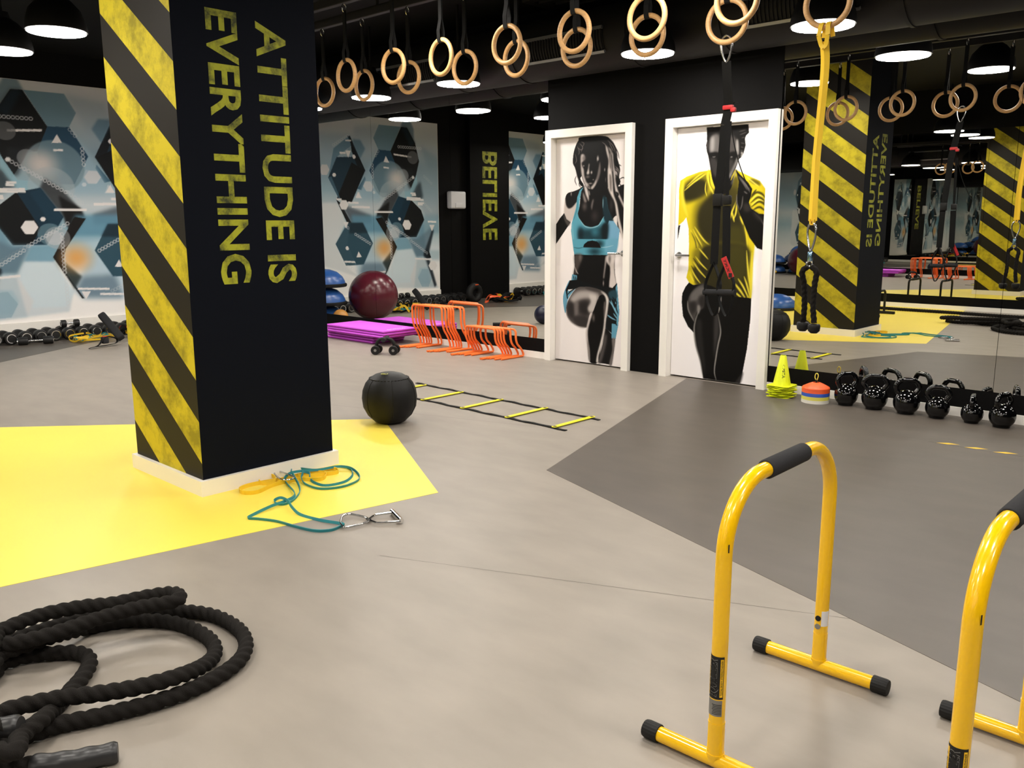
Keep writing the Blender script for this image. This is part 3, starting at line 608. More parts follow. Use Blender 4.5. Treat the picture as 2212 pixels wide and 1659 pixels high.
# left cluster
Q([(200,400),(310,310),(340,370),(222,462),(165,600)], (92,126,146), .9); Q([(300,310),(318,310),(428,560),(372,690),(330,790),(238,760),(162,610),(222,462),(362,460)], (26,50,66)); Q([(318,315),(428,558),(402,610),(330,420)], (14,20,26))
Q([(330,500),(424,560),(330,790),(222,765)], (8,11,14)); Q([(162,610),(185,600),(248,755),(238,760)], (70,104,124), .8); Q([(425,600),(432,622),(400,700),(372,690)], (60,98,120))
Q([(218,765),(250,790),(330,935),(300,938)], (14,16,18)); Q([(245,790),(470,880),(470,935),(330,935)], (70,82,92), .8, .04)
Q([(300,935),(412,935),(482,1085),(420,1236),(290,1240),(215,1085)], (52,82,98)); Q([(300,935),(412,935),(450,1010),(330,1010)], (28,48,60), .8, .03)
hx(205,590,15); tr(305,440,24,-1); bar(265,432,42); hx(348,462,13); bar(305,343,42,11); hx(135,553,40,(196,196,198)); hx(457,672,40,(204,204,206)); tr(385,735,24); bar(240,765,38); hx(275,805,36); bar(342,790,76); bar(396,822,130)
chain((290,960),(465,1085),13); hx(300,1115,15); tr(385,1160,26); bar(330,1214,104); chain((300,310),(200,375),8,.5); chain((290,1235),(400,1300),8,.4); tr(290,950,22,-1)
# centre, measured in the direct view
zt_, zu_ = zf(0, 0, 3.95, 0, -L, 1, 2), zf(0, 400, 3.95, 0, -L, 1, 2)
def T(pts, rgb, al=1., soft=0.): C.poly(zt_(pts), rgb, al, soft)
def U(pts, rgb, al=1., soft=0.): C.poly(zu_(pts), rgb, al, soft)
def rbar(f, x, y, wd, h=20): C.poly(f([(x-wd/2, y-h/2), (x+wd/2, y-h/2), (x+wd/2, y+h/2), (x-wd/2, y+h/2)]), (230, 226, 226))
def rhex(f, x, y, r, rgb=(230, 226, 226), al=1.): C.poly(f([(x+r*math.cos(PI/3*i), y+r*.86*math.sin(PI/3*i)) for i in range(6)]), rgb, al)
def rtri(f, x, y, q, up=1): C.poly(f([(x-q, y+q*.85*up), (x+q, y+q*.85*up), (x, y-q*.85*up)]), (228, 224, 224))
def rchain(f, a, c, n, al=.8):
    for i in range(n):
        t = i/(n-1); p = f([(a[0]+(c[0]-a[0])*t, a[1]+(c[1]-a[1])*t)])[0]; h = hexpts(p, .0195); h.append(h[0]); C.line(h, .0085, (206, 208, 212), al, .4, False)
def rcirc(f, x, y, r, rgb, al, hard=.92): q = f([(x, y)])[0]; C.blob(q, r*.00158, r*.00142, rgb, al, hard)
T([(30,640),(150,680),(195,765),(85,760),(-15,900),(-30,760)], (98,122,136), .85, .01)
T([(195,765),(545,800),(648,965),(588,1085),(405,1080)], (106,136,152)); T([(545,800),(905,880),(930,1060),(780,1200),(650,960)], (150,168,180), .6, .05)
T([(780,1100),(835,1015),(935,1020),(930,1085),(865,1220)], (92,124,144), .8, .01)
T([(640,1160),(760,1300),(900,1560),(1000,1659),(560,1659),(640,1570)], (152,182,200), .7, .05)
T([(190,765),(85,760),(-30,930),(-70,1150),(40,1400),(100,1520),(240,1300),(320,1290),(405,1082)], (10,13,16)); T([(190,765),(85,760),(-30,930),(60,1000),(120,900)], (20,36,46), .9, .03); T([(60,1250),(240,1280),(150,1500),(20,1480)], (30,34,38), .7, .04)
T([(405,1078),(592,1085),(752,1335),(636,1572),(380,1572),(318,1290)], (34,68,92)); T([(320,1290),(480,1260),(640,1572),(380,1572)], (60,104,128), .6, .05)
T([(0,1320),(150,1535),(300,1545),(420,1600),(420,1659),(180,1659),(0,1440)], (146,186,202), .95); T([(-60,1400),(0,1440),(130,1600),(0,1640),(-80,1600)], (40,52,60), .8, .04)
T([(470,1480),(580,1659),(420,1659),(330,1540)], (70,76,80), .9, .02)
rcirc(zt_, 235, 1350, 72, (150,158,164), .6); rcirc(zt_, 470, 1420, 210, (120,146,158), .75); rcirc(zt_, 350, 1400, 175, (206,200,198), .98, .05); rcirc(zt_, 440, 1600, 165, (176,186,192), .45)
# lower half
U([(380,-60),(520,30),(690,210),(620,290),(540,270),(340,20)], (58,62,66), .95, .02); U([(500,90),(690,200),(730,285),(640,440),(560,330)], (16,16,17), 1, .006)
U([(140,58),(345,22),(542,270),(402,512),(108,512),(-20,300)], (16,46,64)); U([(140,58),(346,372),(268,512),(108,512),(-60,300),(-20,180)], (7,11,14)); U([(345,22),(542,270),(470,390),(250,60)], (22,56,76), .8, .01)
U([(640,255),(1060,250),(1060,445),(560,500)], (96,146,172), .85, .03); U([(560,440),(1060,430),(1060,620),(620,640)], (168,196,210), .7, .04)
U([(268,512),(402,512),(470,480),(560,560),(450,660),(200,655)], (116,160,182), .9, .02); U([(-40,330),(110,512),(268,512),(150,745),(-40,750)], (110,150,172), .9, .04); U([(-80,660),(20,720),(-40,800),(-120,780)], (8,12,15))
U([(200,655),(450,655),(640,905),(570,1036),(280,1048),(150,745)], (206,222,230), .9, .006); U([(640,905),(720,965),(1060,960),(1060,640),(760,600)], (170,196,212), .8, .05)
U([(625,285),(640,270),(732,285),(560,545),(545,640),(560,740),(722,966),(700,966),(452,616)], (16,14,13)); U([(545,650),(700,780),(640,890),(565,760)], (44,54,54), .95, .02); U([(700,780),(980,760),(1060,960),(720,962),(650,880)], (92,116,134), .75, .05)
rcirc(zu_, 650, 620, 175, (224,166,96), .98, 0.)
U([(808,556),(920,330),(1090,330),(1150,560),(1060,776),(964,776)], (46,78,94)); U([(920,330),(1090,330),(1110,440),(865,440)], (24,44,56), .9, .02)
U([(-40,780),(140,785),(290,990),(240,1110),(-40,1160)], (214,216,218), .8, .01); U([(-40,895),(108,898),(163,990),(112,1100),(-40,1105)], (150,188,204), .95, .004)
rcirc(zu_, 430, 420, 90, (130,160,172), .55); rcirc(zu_, 490, 450, 92, (176,182,188), .5); rcirc(zu_, 465, 450, 60, (206,206,210), .5)
rhex(zu_, 252, 360, 76); rhex(zu_, 366, 290, 25); rhex(zt_, 790, 1512, 72, (200,206,212)); rhex(zt_, 718, 1575, 22, (196,208,216)); rhex(zt_, 66, 1360, 26); rhex(zt_, 945, 1200, 20)
rtri(zt_, 484, 1182, 44); rtri(zt_, 940, 1610, 40); rtri(zu_, 1015, 665, 36); rtri(zu_, 735, 940, 40, -1)
rbar(zt_, 208, 1112, 300); rbar(zt_, 496, 1281, 84, 18); rbar(zt_, 95, 1557, 90); rbar(zt_, 90, 1614, 245); rbar(zu_, -30, 92, 110); rbar(zu_, 600, 210, 282); rbar(zu_, 900, 160, 200); rbar(zu_, 985, 116, 60, 14); rbar(zu_, 800, 884, 270, 18); rbar(zu_, 960, 928, 210, 18)
rchain(zt_, (-120,985), (262,1012), 11); rchain(zt_, (595,1105), (640,1160), 3, .6); rchain(zt_, (700,1270), (715,1405), 5); rchain(zt_, (66,1360), (560,1640), 15); rchain(zt_, (575,1640), (700,1730), 5, .4); rchain(zu_, (575,328), (-60,690), 22); rchain(zu_, (528,420), (552,745), 11); rchain(zu_, (565,790), (580,1010), 8, .35); rchain(zu_, (848,558), (1030,452), 8); rchain(zu_, (960,900), (1060,850), 5, .4)
# beyond the left edge of the picture, known from the reflection
Q([(740,1045),(800,1045),(910,960),(860,1170),(795,1182)], (96,122,138), .8, .03); Q([(845,1165),(905,985),(920,985),(880,1165),(940,1380),(925,1395)], (24,34,42), .9, .01); Q([(800,1180),(860,1180),(920,1390),(780,1400)], (176,196,206), .7, .02)
circ(768,466,46,(104,106,108),.75); bar(776,735,30); bar(785,768,122); bar(822,802,36); chain((760,1065),(870,1150),9); bar(845,1193,122); hx(913,1240,34); tr(906,970,22,-1); bar(906,926,60); chain((830,770),(900,850),8,.35); chain((850,600),(900,650),5,.3)
Q([(835,1265),(882,1265),(905,1330),(882,1392),(835,1392),(806,1330)], (142,172,188), .7)
M_mural = print_mat('mural_print', .55)
C.build('mural_print', lambda a, b_: (-L+.0008, a, b_), M_mural, WW)
# second panel: the same artwork mirrored about the pilaster
C2 = Canvas(-D+.004, 1.216, .205, 2.828, .008, (0, 0, 0))
ia = np.clip(np.round((4.74-C2.A[0]-C.a0)/C.st).astype(int), 0, C.na-1); C2.img = C.img[:, ia][:C2.nb]
C2.build('mural_print', lambda a, b_: (-L+.0008, a, b_), M_mural, WW)

# ------------------------------------------------------------------ lamps
def make_lamp(x, y, z, lab):
    t = thing('pendant_lamp', lab, 'lamp', (x, y, z), 'black dome pendant lamps'); c = (x, y, z)
    MB().lathe([(.192, 0), (.197, 0), (.199, .02), (.19, .07), (.165, .14), (.11, .2), (.06, .235), (.05, .28), (.0, .285)], 36, c).build('housing', M_lamph, t)
    MB().lathe([(.0, .004), (.186, .004), (.186, .008), (.0, .008)], 36, (x, y, z-.012)).build('diffuser', M_lampglow, t, label='glowing round diffuser')
    MB().tube([(x, y, z+.28), (x, y, CEIL)], .012, 8).build('stem', M_lamph, t)
    return t
lamps = [(-8.2, 5.5, 2.494, 'pendant lamp hidden behind pillar, over the mats'), (-7.04, 5.5, 2.494, 'pendant lamp glowing behind the second back-row ring right of pillar'),
         (-5.80, 5.5, 2.494, 'pendant lamp just above the left mirror, near the woman door'), (-3.80, 5.5, 2.494, 'pendant lamp behind the ring between the two doors'),
         (-2.49, 5.5, 2.494, 'big pendant lamp seen through the ring with the yellow band'), (-1.15, 5.5, 2.494, 'pendant lamp over the kettlebells outside the right edge'),
         (-6.62, 2.46, 2.6, 'pendant lamp left of the striped pillar, the right of two'), (-7.62, 2.44, 2.6, 'pendant lamp at the left edge of the picture'),
         (-8.36, 4.25, 2.7, 'pendant lamp behind the pillar near the mural'), (-7.5, 3.7, 2.6, 'pendant lamp behind the pillar over the medicine ball line'),
         (-4.17, 3.42, 2.7, 'pendant lamp above the ring rails, seen only in right mirror'), (-2.44, 3.47, 2.63, 'pendant lamp over the ring rails, its dome seen in right mirror'),
         (-4.1, -.91, 2.518, 'pendant lamp left of camera near opposite mirror'), (-6.3, .35, 2.6, 'pendant lamp above the yellow floor left of the picture'),
         (-1.35, 1.9, 2.6, 'pendant lamp above the floor in front of camera'), (.55, 1.9, 2.6, 'pendant lamp above the yellow bars to the right'), (.7, 4.2, 2.6, 'pendant lamp right of the picture near the mirror'),
         (-1.1, -.5, 2.6, 'pendant lamp above and left of the camera'), (2.2, 2.2, 2.6, 'pendant lamp far right outside the picture'),
         (-4.4, .98, 2.62, 'pendant lamp before the striped pillar face, above the yellow floor'), (-2.3, .6, 2.6, 'pendant lamp above the battle rope'), (.2, .4, 2.6, 'unseen pendant lamp added above the camera to brighten the near floor'), (-9.7, 1.0, 2.6, 'unseen pendant lamp added outside the left edge to brighten the mural')]  # last pair: unseen lamps added to brighten the near floor and the mural
for a in lamps: make_lamp(*a)

# ------------------------------------------------------------------ duct with grilles, rails
t = thing('air_duct', 'round black air duct running above the mirrors and doors', 'duct', (-4, 5.93, 2.751))
MB().lathe([(.25, -L+.01), (.25, XE-.01)], 48, (0, 5.93, 2.751), 'x').build('duct_shell', M_duct, t)
for x in (-9.6, -8.5, -7.4, -6.15, -5.35, -4.15, -3.35, -2.1, -1.2, 0, 1.2, 2.4):
    MB().lathe([(.25, -.012), (.258, -.012), (.258, .012), (.25, .012)], 48, (x, 5.93, 2.751), 'x', False).build('joint_band', M_duct, t)
for i, x0 in enumerate((-9.15, -7.15, -5.15, -3.15, -1.15)):
    x1 = x0+.8
    def dp(a, r): return (5.93-math.cos(a)*r, 2.751+math.sin(a)*r)
    gr = None
    for nm, a0, a1, r1, mm in (('grille', -.56, .12, .262, M_rubber),):
        b = MB()
        for s_ in range(7):
            for e in (0,): pass
        ring0 = []
        for xx in (x0, x1):
            ring0.append([(xx, *dp(a0+(a1-a0)*k/8, .252)) for k in range(9)]+[(xx, *dp(a0+(a1-a0)*k/8, .258)) for k in range(8, -1, -1)])
        b.rings([[Vector(p) for p in r_] for r_ in ring0]); gr = b.build('grille', M_rubber, t)
    for a in (-.56, .12):
        y_, z_ = dp(a, .266); MB().box(((x0+x1)/2, y_, z_), (.81, .022, .022), Matrix.Rotation(-a, 3, 'X')).build('grille_rim', M_grey, gr, label='pale metal rim')
    b = MB()
    for k in range(27):
        xx = x0+.8*(k+.5)/27
        b.rings([[Vector((xx-.004, *dp(a, .258))), Vector((xx+.004, *dp(a, .258))), Vector((xx+.004, *dp(a, .268))), Vector((xx-.004, *dp(a, .268)))] for a in np.linspace(-.52, .08, 6)])
    b.build('grille_fins', M_duct, gr)
RZ = 2.82
for y, lab in ((3.865, 'nearer of two black ceiling rails that carry the rings'), (4.225, 'farther of two black ceiling rails that carry the rings')):
    t = thing('ceiling_rail', lab, 'rail', (-3, y, RZ))
    MB().rbox((-3.1, y, RZ), (7.6, .05, .06), .004, 1).build('rail_bar', M_duct, t)
    for x in (-6.7, -5.3, -3.9, -2.5, -1.1, .4): MB().tube([(x, y, RZ+.03), (x, y, CEIL)], .012, 8).build('hanger', M_duct, t)
# cassette vents in the ceiling
for px, lab in (((1290, 12), 'square black air vent in the ceiling above the rings'), ):
    p = at(*px, 2, CEIL-.06); t = thing('ceiling_vent', lab, 'vent', (p.x, p.y, CEIL-.03))
    for k, s_ in enumerate((.9, .7, .5, .3)):
        b = MB(); h = s_/2; zz = CEIL-.02-.008*k
        for a, c in (((-h, -h), (h, -h+.07)), ((-h, h-.07), (h, h)), ((-h, -h+.07), (-h+.07, h-.07)), ((h-.07, -h+.07), (h, h-.07))):
            b.bb((p.x+a[0], p.y+a[1], zz-.02), (p.x+c[0], p.y+c[1], zz+.02))
        b.build('louvre_frame', M_duct, t)

# ------------------------------------------------------------------ gym rings
RC = 2.315
def make_ring(x, y, rz, lab, tilt=0.0):
    t = thing('gym_ring', lab, 'gym ring', (x, y, RC), 'wooden gym rings on two ceiling rails')
    MB().torus((x, y, RC), .1035, .0142, 'y', 48, 14).build('wood_ring', M_wood, t)
    zt = RC+.1035; b = MB()
    loop = [(x, y-.02, zt+.05), (x, y-.0175, zt+.0), (x, y-.012, zt-.014), (x, y, zt-.0185), (x, y+.012, zt-.014), (x, y+.0175, zt), (x, y+.02, zt+.05)]
    b.ribbon(loop, .03, .003, up=(1, 0, 0)); b.ribbon([(x, y-.02, zt+.05), (x, y-.004, zt+.12), (x, y-.004, RZ-.075)], .03, .003, up=(1, 0, 0)); b.ribbon([(x, y+.02, zt+.05), (x, y+.004, zt+.12), (x, y+.004, RZ-.075)], .03, .003, up=(1, 0, 0))
    b.build('strap', M_strap, t)
    MB().tube(cr([(x, y, RZ-.085), (x, y+.014, RZ-.07), (x, y+.016, RZ-.045), (x, y, RZ-.03), (x, y-.016, RZ-.045), (x, y-.014, RZ-.07)], 4, True), .004, 8, closed=True).build('carabiner', M_steel, t)
    t.rotation_euler.z = rz; return t
nm = ['first', 'second', 'third', 'fourth', 'fifth', 'sixth', 'seventh', 'eighth', 'ninth', 'tenth', 'eleventh']
for i, x in enumerate((-5.72, -5.22, -4.70, -4.23, -3.66, -3.155, -2.68, -2.175)):
    lab = 'wooden ring in the front row, hidden behind pillar' if i == 0 else 'wooden gym ring in the front row, %s right of the pillar' % nm[i-1]
    make_ring(x, 3.865, (.06, -.03, .05, -.06, .03, 0, .05, .02, 0, 0)[i], lab)
for i, x in enumerate((-6.0, -5.49, -4.97, -4.39, -3.92, -3.43, -2.925, -2.43, -1.895)):
    lab = 'back row wooden gym ring, %s right of the pillar' % nm[i] if i < 7 else ['wooden gym ring holding the black suspension trainer', 'wooden gym ring holding the long yellow band'][i-7]
    make_ring(x, 4.225, (.1, -.02, .08, .04, -.05, .02, .05, 0.12, .1, 0, 0)[i], lab)

def carabiner(b, top, bot, wdt, r, side):
    c = (top+bot)/2; ax = (top-bot)/2; s = Vector(side).normalized()*wdt
    b.tube(cr([top, c+ax*.75+s*.8, c+ax*.2+s, c-ax*.6+s*.55, bot, c-ax*.6-s*.55, c+ax*.2-s, c+ax*.75-s*.8], 5, True), r, 10, closed=True)
# ------------------------------------------------------------------ suspension trainer
RX, RY = -2.43, 4.225
t = thing('suspension_trainer', 'black suspension trainer with two handles hanging from a ring before the man door', 'trainer', (RX, RY, .75))
def tp(px, py, y=4.30): return at(px, py, 1, y)
b = MB(); carabiner(b, Vector((RX, RY, 2.245)), Vector((RX, RY+.01, 2.115)), .032, .0055, (1, 0, 0)); b.build('carabiner', M_steel, t)
p0 = Vector((RX, RY+.01, 2.12)); p1 = tp(1573, 232); p2 = tp(1566, 270); p3 = tp(1552, 420); p4 = tp(1541, 560)
MB().ribbon(cr([p0, p0.lerp(p1, .5), p1, p2], 5), .052, .004, up=(1, 0, 0)).build('main_strap', M_strap, t)
bk = p3; MB().ribbon(cr([p2, tp(1560, 340), p3], 5), .05, .006, up=(1, 0, 0)).build('main_strap', M_strap, t)
MB().rbox(p1, (.062, .02, .024), .006, 2).build('red_loop', M_red, t, label='red stitched loop')
MB().rbox(tp(1584, 237), (.03, .02, .024), .006, 2).build('red_loop', M_red, t)
MB().rbox(tp(1551, 432), (.055, .03, .07), .008, 2).build('cam_buckle', M_rubber, t)
MB().rbox(tp(1571, 432, 4.27), (.045, .03, .05), .008, 2).build('cam_buckle', M_rubber, t)
hz = tp(1540, 632)
hy = 4.34
for (top, a, c) in ((tp(1549, 445), tp(1529, 612), tp(1551, 612)), (tp(1570, 445, 4.27), tp(1556, 612, 4.27), tp(1580, 612, 4.27))):
    MB().ribbon(cr([top, top.lerp((a+c)/2, .75)], 4), .046, .005, up=(1, 0, 0)).build('webbing', M_strap, t)
    mid = top.lerp((a+c)/2, .72); e0 = a+Vector((-.012, 0, -.05)); e1 = c+Vector((.012, 0, -.05))
    MB().ribbon(cr([mid, e0+Vector((0, 0, .06)), e0], 5), .028, .004, up=(0, 1, 0)).build('webbing', M_strap, t)
    MB().ribbon(cr([mid, e1+Vector((0, 0, .06)), e1], 5), .028, .004, up=(0, 1, 0)).build('webbing', M_strap, t)
    MB().tube([e0+Vector((-.012, 0, 0)), e1+Vector((.012, 0, 0))], .017, 14).build('grip', M_foam, t)
    MB().ribbon(cr([e0, e0+Vector((.012, .01, -.07)), (e0+e1)/2+Vector((0, .02, -.135)), e1+Vector((-.012, .01, -.07)), e1], 6), .026, .004, up=(0, 1, 0)).build('foot_loop', M_strap, t)
rt0, rt1 = tp(1563, 556, 4.25), tp(1580, 600, 4.25)
tg = MB().ribbon([rt0, rt1], .034, .003, up=(1, 0, 0)).build('woven_tag', M_red, t, label='red woven label with black emblem')
def tagfn(u, v):
    p = rt0.lerp(rt1, .08+u*.66); return p+Vector(((v-.5)*.016, -.003, 0))
put_text('tag_lettering', 'TRX', tagfn, M_blacktxt, tg, .01)
pe = rt0.lerp(rt1, .88); b = MB().box((pe.x, pe.y-.003, pe.z), (.02, .001, .024)); b.build('tag_emblem', M_blacktxt, tg)
MB().tube(cr([tp(1577, 262, 4.28), tp(1590, 330, 4.27), tp(1606, 380, 4.26), tp(1618, 405, 4.26)], 6), .003, 6).build('cord', M_strap, t)
MB().ribbon(cr([tp(1577, 262, 4.28), tp(1572, 340, 4.27), tp(1571, 430, 4.27)], 5), .02, .003, up=(1, 0, 0)).build('webbing', M_strap, t)
b = MB(); b.ribbon(cr([tp(1577, 236), tp(1586, 221), tp(1597, 222)], 4), .012, .002, up=(0, 1, 0)); b.build('strap_tail', M_strap, t)
# ------------------------------------------------------------------ yellow band with triceps rope
BX, BY = -1.895, 4.225
t = thing('resistance_band', 'long yellow resistance band hanging from the ring before the right mirror', 'band', (BX, BY, 1.27))
ct = Vector((-1.922, 4.26, 1.285)); zb_ = RC-.1035
b = MB()
for s_ in (-1, 1):
    b.ribbon(cr([(BX+s_*.022, BY-.03, zb_-.045), (BX+s_*.018, BY-.02, zb_+.002), (BX+s_*.016, BY, zb_+.0185), (BX+s_*.018, BY+.02, zb_+.002), (BX+s_*.022, BY+.03, zb_-.045)], 5), .022, .004, up=(1, 0, 0))
    b.ribbon(cr([(BX+s_*.022, BY-.03, zb_-.045), (BX+s_*.012, BY-.02, zb_-.085), (BX, BY-.02, zb_-.10)], 4), .02, .004, up=(1, 0, .3))
b.build('knot', M_byel, t)
for s_ in (-1, 1):
    MB().ribbon(cr([(BX+s_*.011, BY-.012, zb_-.07), (BX+s_*.010, BY+.01, 2.0), (ct.x+s_*.009, ct.y, 1.6), (ct.x+s_*.011, ct.y, ct.z+.012)], 5), .024, .005, up=(1, .45*s_, 0)).build('band_strand', M_byel, t)
MB().ribbon(cr([ct+Vector((-.011, 0, .02)), ct+Vector((-.006, 0, -.004)), ct+Vector((.006, 0, -.004)), ct+Vector((.011, 0, .02))], 4), .024, .005, up=(0, 1, 0)).build('band_strand', M_byel, t)
b = MB(); carabiner(b, ct+Vector((0, 0, .004)), ct+Vector((0, 0, -.135)), .03, .0055, (.9, -.4, 0)); CB = tag(b.build('carabiner', M_steel), 'silver carabiner joining the yellow band to the rope handle', 'carabiner')
t = thing('triceps_rope', 'black braided rope handle with two rubber knobs hanging from a carabiner', 'rope handle', (ct.x, ct.y, .74))
s0 = ct+Vector((0, 0, -.14)); b = MB().rbox(s0+Vector((0, 0, -.025)), (.026, .022, .05), .008, 2); b.build('swivel', mat('swivel_blue_steel', (150, 190, 225), .2, 1.0), t)
MB().torus(s0+Vector((0, 0, -.062)), .016, .006, 'y', 20, 8).build('eye', M_chrome, t)
for s_, px, zt in ((-1, (1734, 704), .765), (1, (1758, 712), .75)):
    k = at(*px, 1, 4.26 if s_ > 0 else 4.31); k.z = max(k.z, .76); e0 = s0+Vector((s_*.01, 0, -.075))
    MB().tube(resample(cr([e0, e0+Vector((s_*.028, 0, -.03)), e0.lerp(k, .3)+Vector((s_*.012, 0, 0)), e0.lerp(k, .65), k+Vector((0, 0, .02))], 10), .004), .0155, 14, lobes=3, amp=.22, pitch=.085).build('braided_rope', M_rope, t)
    MB().lathe([(.0, -.03), (.016, -.028), (.029, -.016), (.031, 0), (.031, .012), (.027, .018), (.0, .02)], 22, k).build('rubber_knob', M_rubber, t)

# ================================================================== things on the floor
# medicine ball
t = thing('medicine_ball', 'large black leather medicine ball beside the agility ladder', 'ball', (-4.388, 3.50, 0))
prof = [(.0, 0), (.06, .0), (.10, .012), (.145, .055), (.173, .11), (.18, .17), (.174, .22), (.155, .266), (.128, .298), (.09, .322), (.045, .334), (.0, .337)]
MB().lathe(prof, 40, (-4.388, 3.50, 0)).build('shell', M_leather, t, 50)
b = MB()
for k in range(6):
    a = PI/3*k+.5; b.tube([(-4.388+r*1.003*math.cos(a), 3.50+r*1.003*math.sin(a), z) for r, z in prof[3:9]], .0022, 6)
b.build('seam', M_rubber, t)
b = MB()
for k in range(36):
    a = 2*PI*k/36; b.box((-4.388+.1285*math.cos(a), 3.50+.1285*math.sin(a), .2985), (.014, .005, .005), Matrix.Rotation(a+PI/2, 3, 'Z'))
b.build('stitching', M_rubber, t)
M_olive = mat('logo_olive', (150, 150, 40), .5)
lg = MB().lathe([(.017, 0), (.024, 0), (.024, .0015), (.017, .0015), (.017, 0)], 24, (-4.365, 3.445, .3325), 'z', False); lg.lathe([(.0, 0), (.009, 0), (.009, .0015), (0, .0015)], 16, (-4.365, 3.445, .3325))
lg.build('logo', M_olive, t, label='yellow ring logo')
# agility ladder
t = thing('agility_ladder', 'flat agility ladder with yellow rungs and black straps on the floor', 'ladder', (-4.3, 4.3, 0))
for (p, q, ph) in (((-5.32, 4.525), (-3.40, 4.472), 0), ((-5.32, 4.125), (-3.375, 4.095), 1)):
    P = [(p[0]+(q[0]-p[0])*k/40, p[1]+(q[1]-p[1])*k/40+.005*math.sin(k*.9+ph), .0045+.0018*math.sin(k*1.7+ph)) for k in range(41)]
    MB().ribbon(P, .026, .004, up=(0, 1, 0)).build('side_strap', M_strap, t)
for x in (-5.19, -4.757, -4.333, -3.898, -3.482):
    b = MB(); y0, y1 = 4.085+.002, 4.515; h = .018
    b.prism([(x-h, y0+.01), (x-h+.01, y0), (x+h-.01, y0), (x+h, y0+.01), (x+h, y1-.01), (x+h-.01, y1), (x-h+.01, y1), (x-h, y1-.01)], lambda a, c, z: (a, c, z), .007, .0105)
    b.build('rung', M_ladyel, t)
    for yy in (4.11, 4.49):
        MB().box((x, yy, .0112), (.022, .02, .0012)).build('rung_slot', M_blacktxt, t)
# hazard tape on the floor
t = thing('floor_tape', 'strip of yellow and black hazard tape stuck on the floor before kettlebells', 'tape', (-1.3, 5.36, 0))
MB().box((-.75, 5.362, .0015), (1.72, .046, .0006)).build('tape_strip', M_fdark, t)
for k in range(9):
    x = -1.565+k*.1525
    if x > -.1: break
    MB().prism([(x, 5.341), (x+.06, 5.343), (x+.115, 5.384), (x+.055, 5.382)], lambda a, c, z: (a, c, z), .0018, .0024).build('yellow_mark', M_tape, t)

# exercise mats
nmz = ['bottom', 'second', 'third', 'fourth', 'fifth', 'sixth', 'seventh', 'eighth', 'ninth', 'top']
for k in range(6):
    lo = k < 3; x0, x1 = (-8.26, -7.42) if lo else (-8.20, -7.175); y0, y1 = (5.715, 6.165) if lo else (5.66, 6.14)
    j = lambda: random.uniform(-.012, .012); x0 += j(); x1 += j(); y0 += j(); y1 += min(j(), 0)
    z0 = .0275*k
    t = thing('exercise_mat', '%s purple exercise mat in the stack before the mirror' % nmz[k] if k < 5 else 'topmost purple exercise mat, bright face with white lettering', 'mat', ((x0+x1)/2, (y0+y1)/2, z0), 'stacked purple mats')
    MB().rbox(((x0+x1)/2, (y0+y1)/2, z0+.005), (x1-x0-.006, y1-y0-.006, .0095), .003, 1).build('mat_base', M_purpleD, t)
    MB().rbox(((x0+x1)/2, (y0+y1)/2, z0+.0185), (x1-x0, y1-y0, .0172), .005, 2).build('mat_face', M_purple, t)
    if k == 5: put_text('mat_lettering', 'DOMYOS', lambda u, v: (x1-.06-.05*v, y0+.12+u*.24, z0+.0273), M_whitetxt, t, .0, .2)

# hurdles: a bent tube, feet pointing into the room
def hurdle(x0, wd, yb, H, ft, lab, group, tint):
    r = .0105; s = H/.385
    prof = [(yb-ft, r), (yb-.05, r), (yb, .012), (yb+.004, .05*s), (yb-.03, .12*s), (yb-.075, .18*s), (yb-.095, .24*s), (yb-.10, .30*s), (yb-.10, H-.075), (yb-.10, H)]
    side = cr([(x0, y, z) for y, z in prof[:-1]], 4)
    top = fillet([side[-1], Vector((x0, yb-.10, H)), Vector((x0+wd, yb-.10, H)), Vector((x0+wd, yb-.10, H-.075))], .06, 6)
    path = side[:-1]+top+[Vector((x0+wd, p.y, p.z)) for p in side[::-1]][1:]
    t = thing('hurdle', lab, 'hurdle', (x0+wd/2, yb, 0), group)
    MB().tube(path, r, 10, up=(1, 0, 0)).build('hurdle_tube', M_orange, t)
    for xx in (x0, x0+wd): MB().lathe([(0, -.003), (.0095, -.003), (.0095, .012), (0, .012)], 10, (xx, yb-ft, r+.0012), 'y').build('end_cap', M_orange, t)
    return t
lb = ['leftmost', 'second from left', 'third from left', 'fourth from left', 'fifth from left', 'sixth from left', 'rightmost']
for k in range(7):
    hurdle(-7.01+(0, .026, .05, .064, .078, .165, .19)[k], .465, 6.03+.0215*k, .44, .31+.01*math.sin(k*2.2), 'tall orange training hurdle, %s of the nested tall ones' % lb[k], 'tall orange hurdles', 0)
for k in range(6):
    hurdle(-6.21+(0, .018, .036, .054, .125, .175)[k], .41, 6.04+.0215*k, .277, .30+.02*math.sin(k*1.9), 'low orange training hurdle, %s of the nested low ones' % (lb[k] if k < 5 else 'rightmost'), 'low orange hurdles', 0)
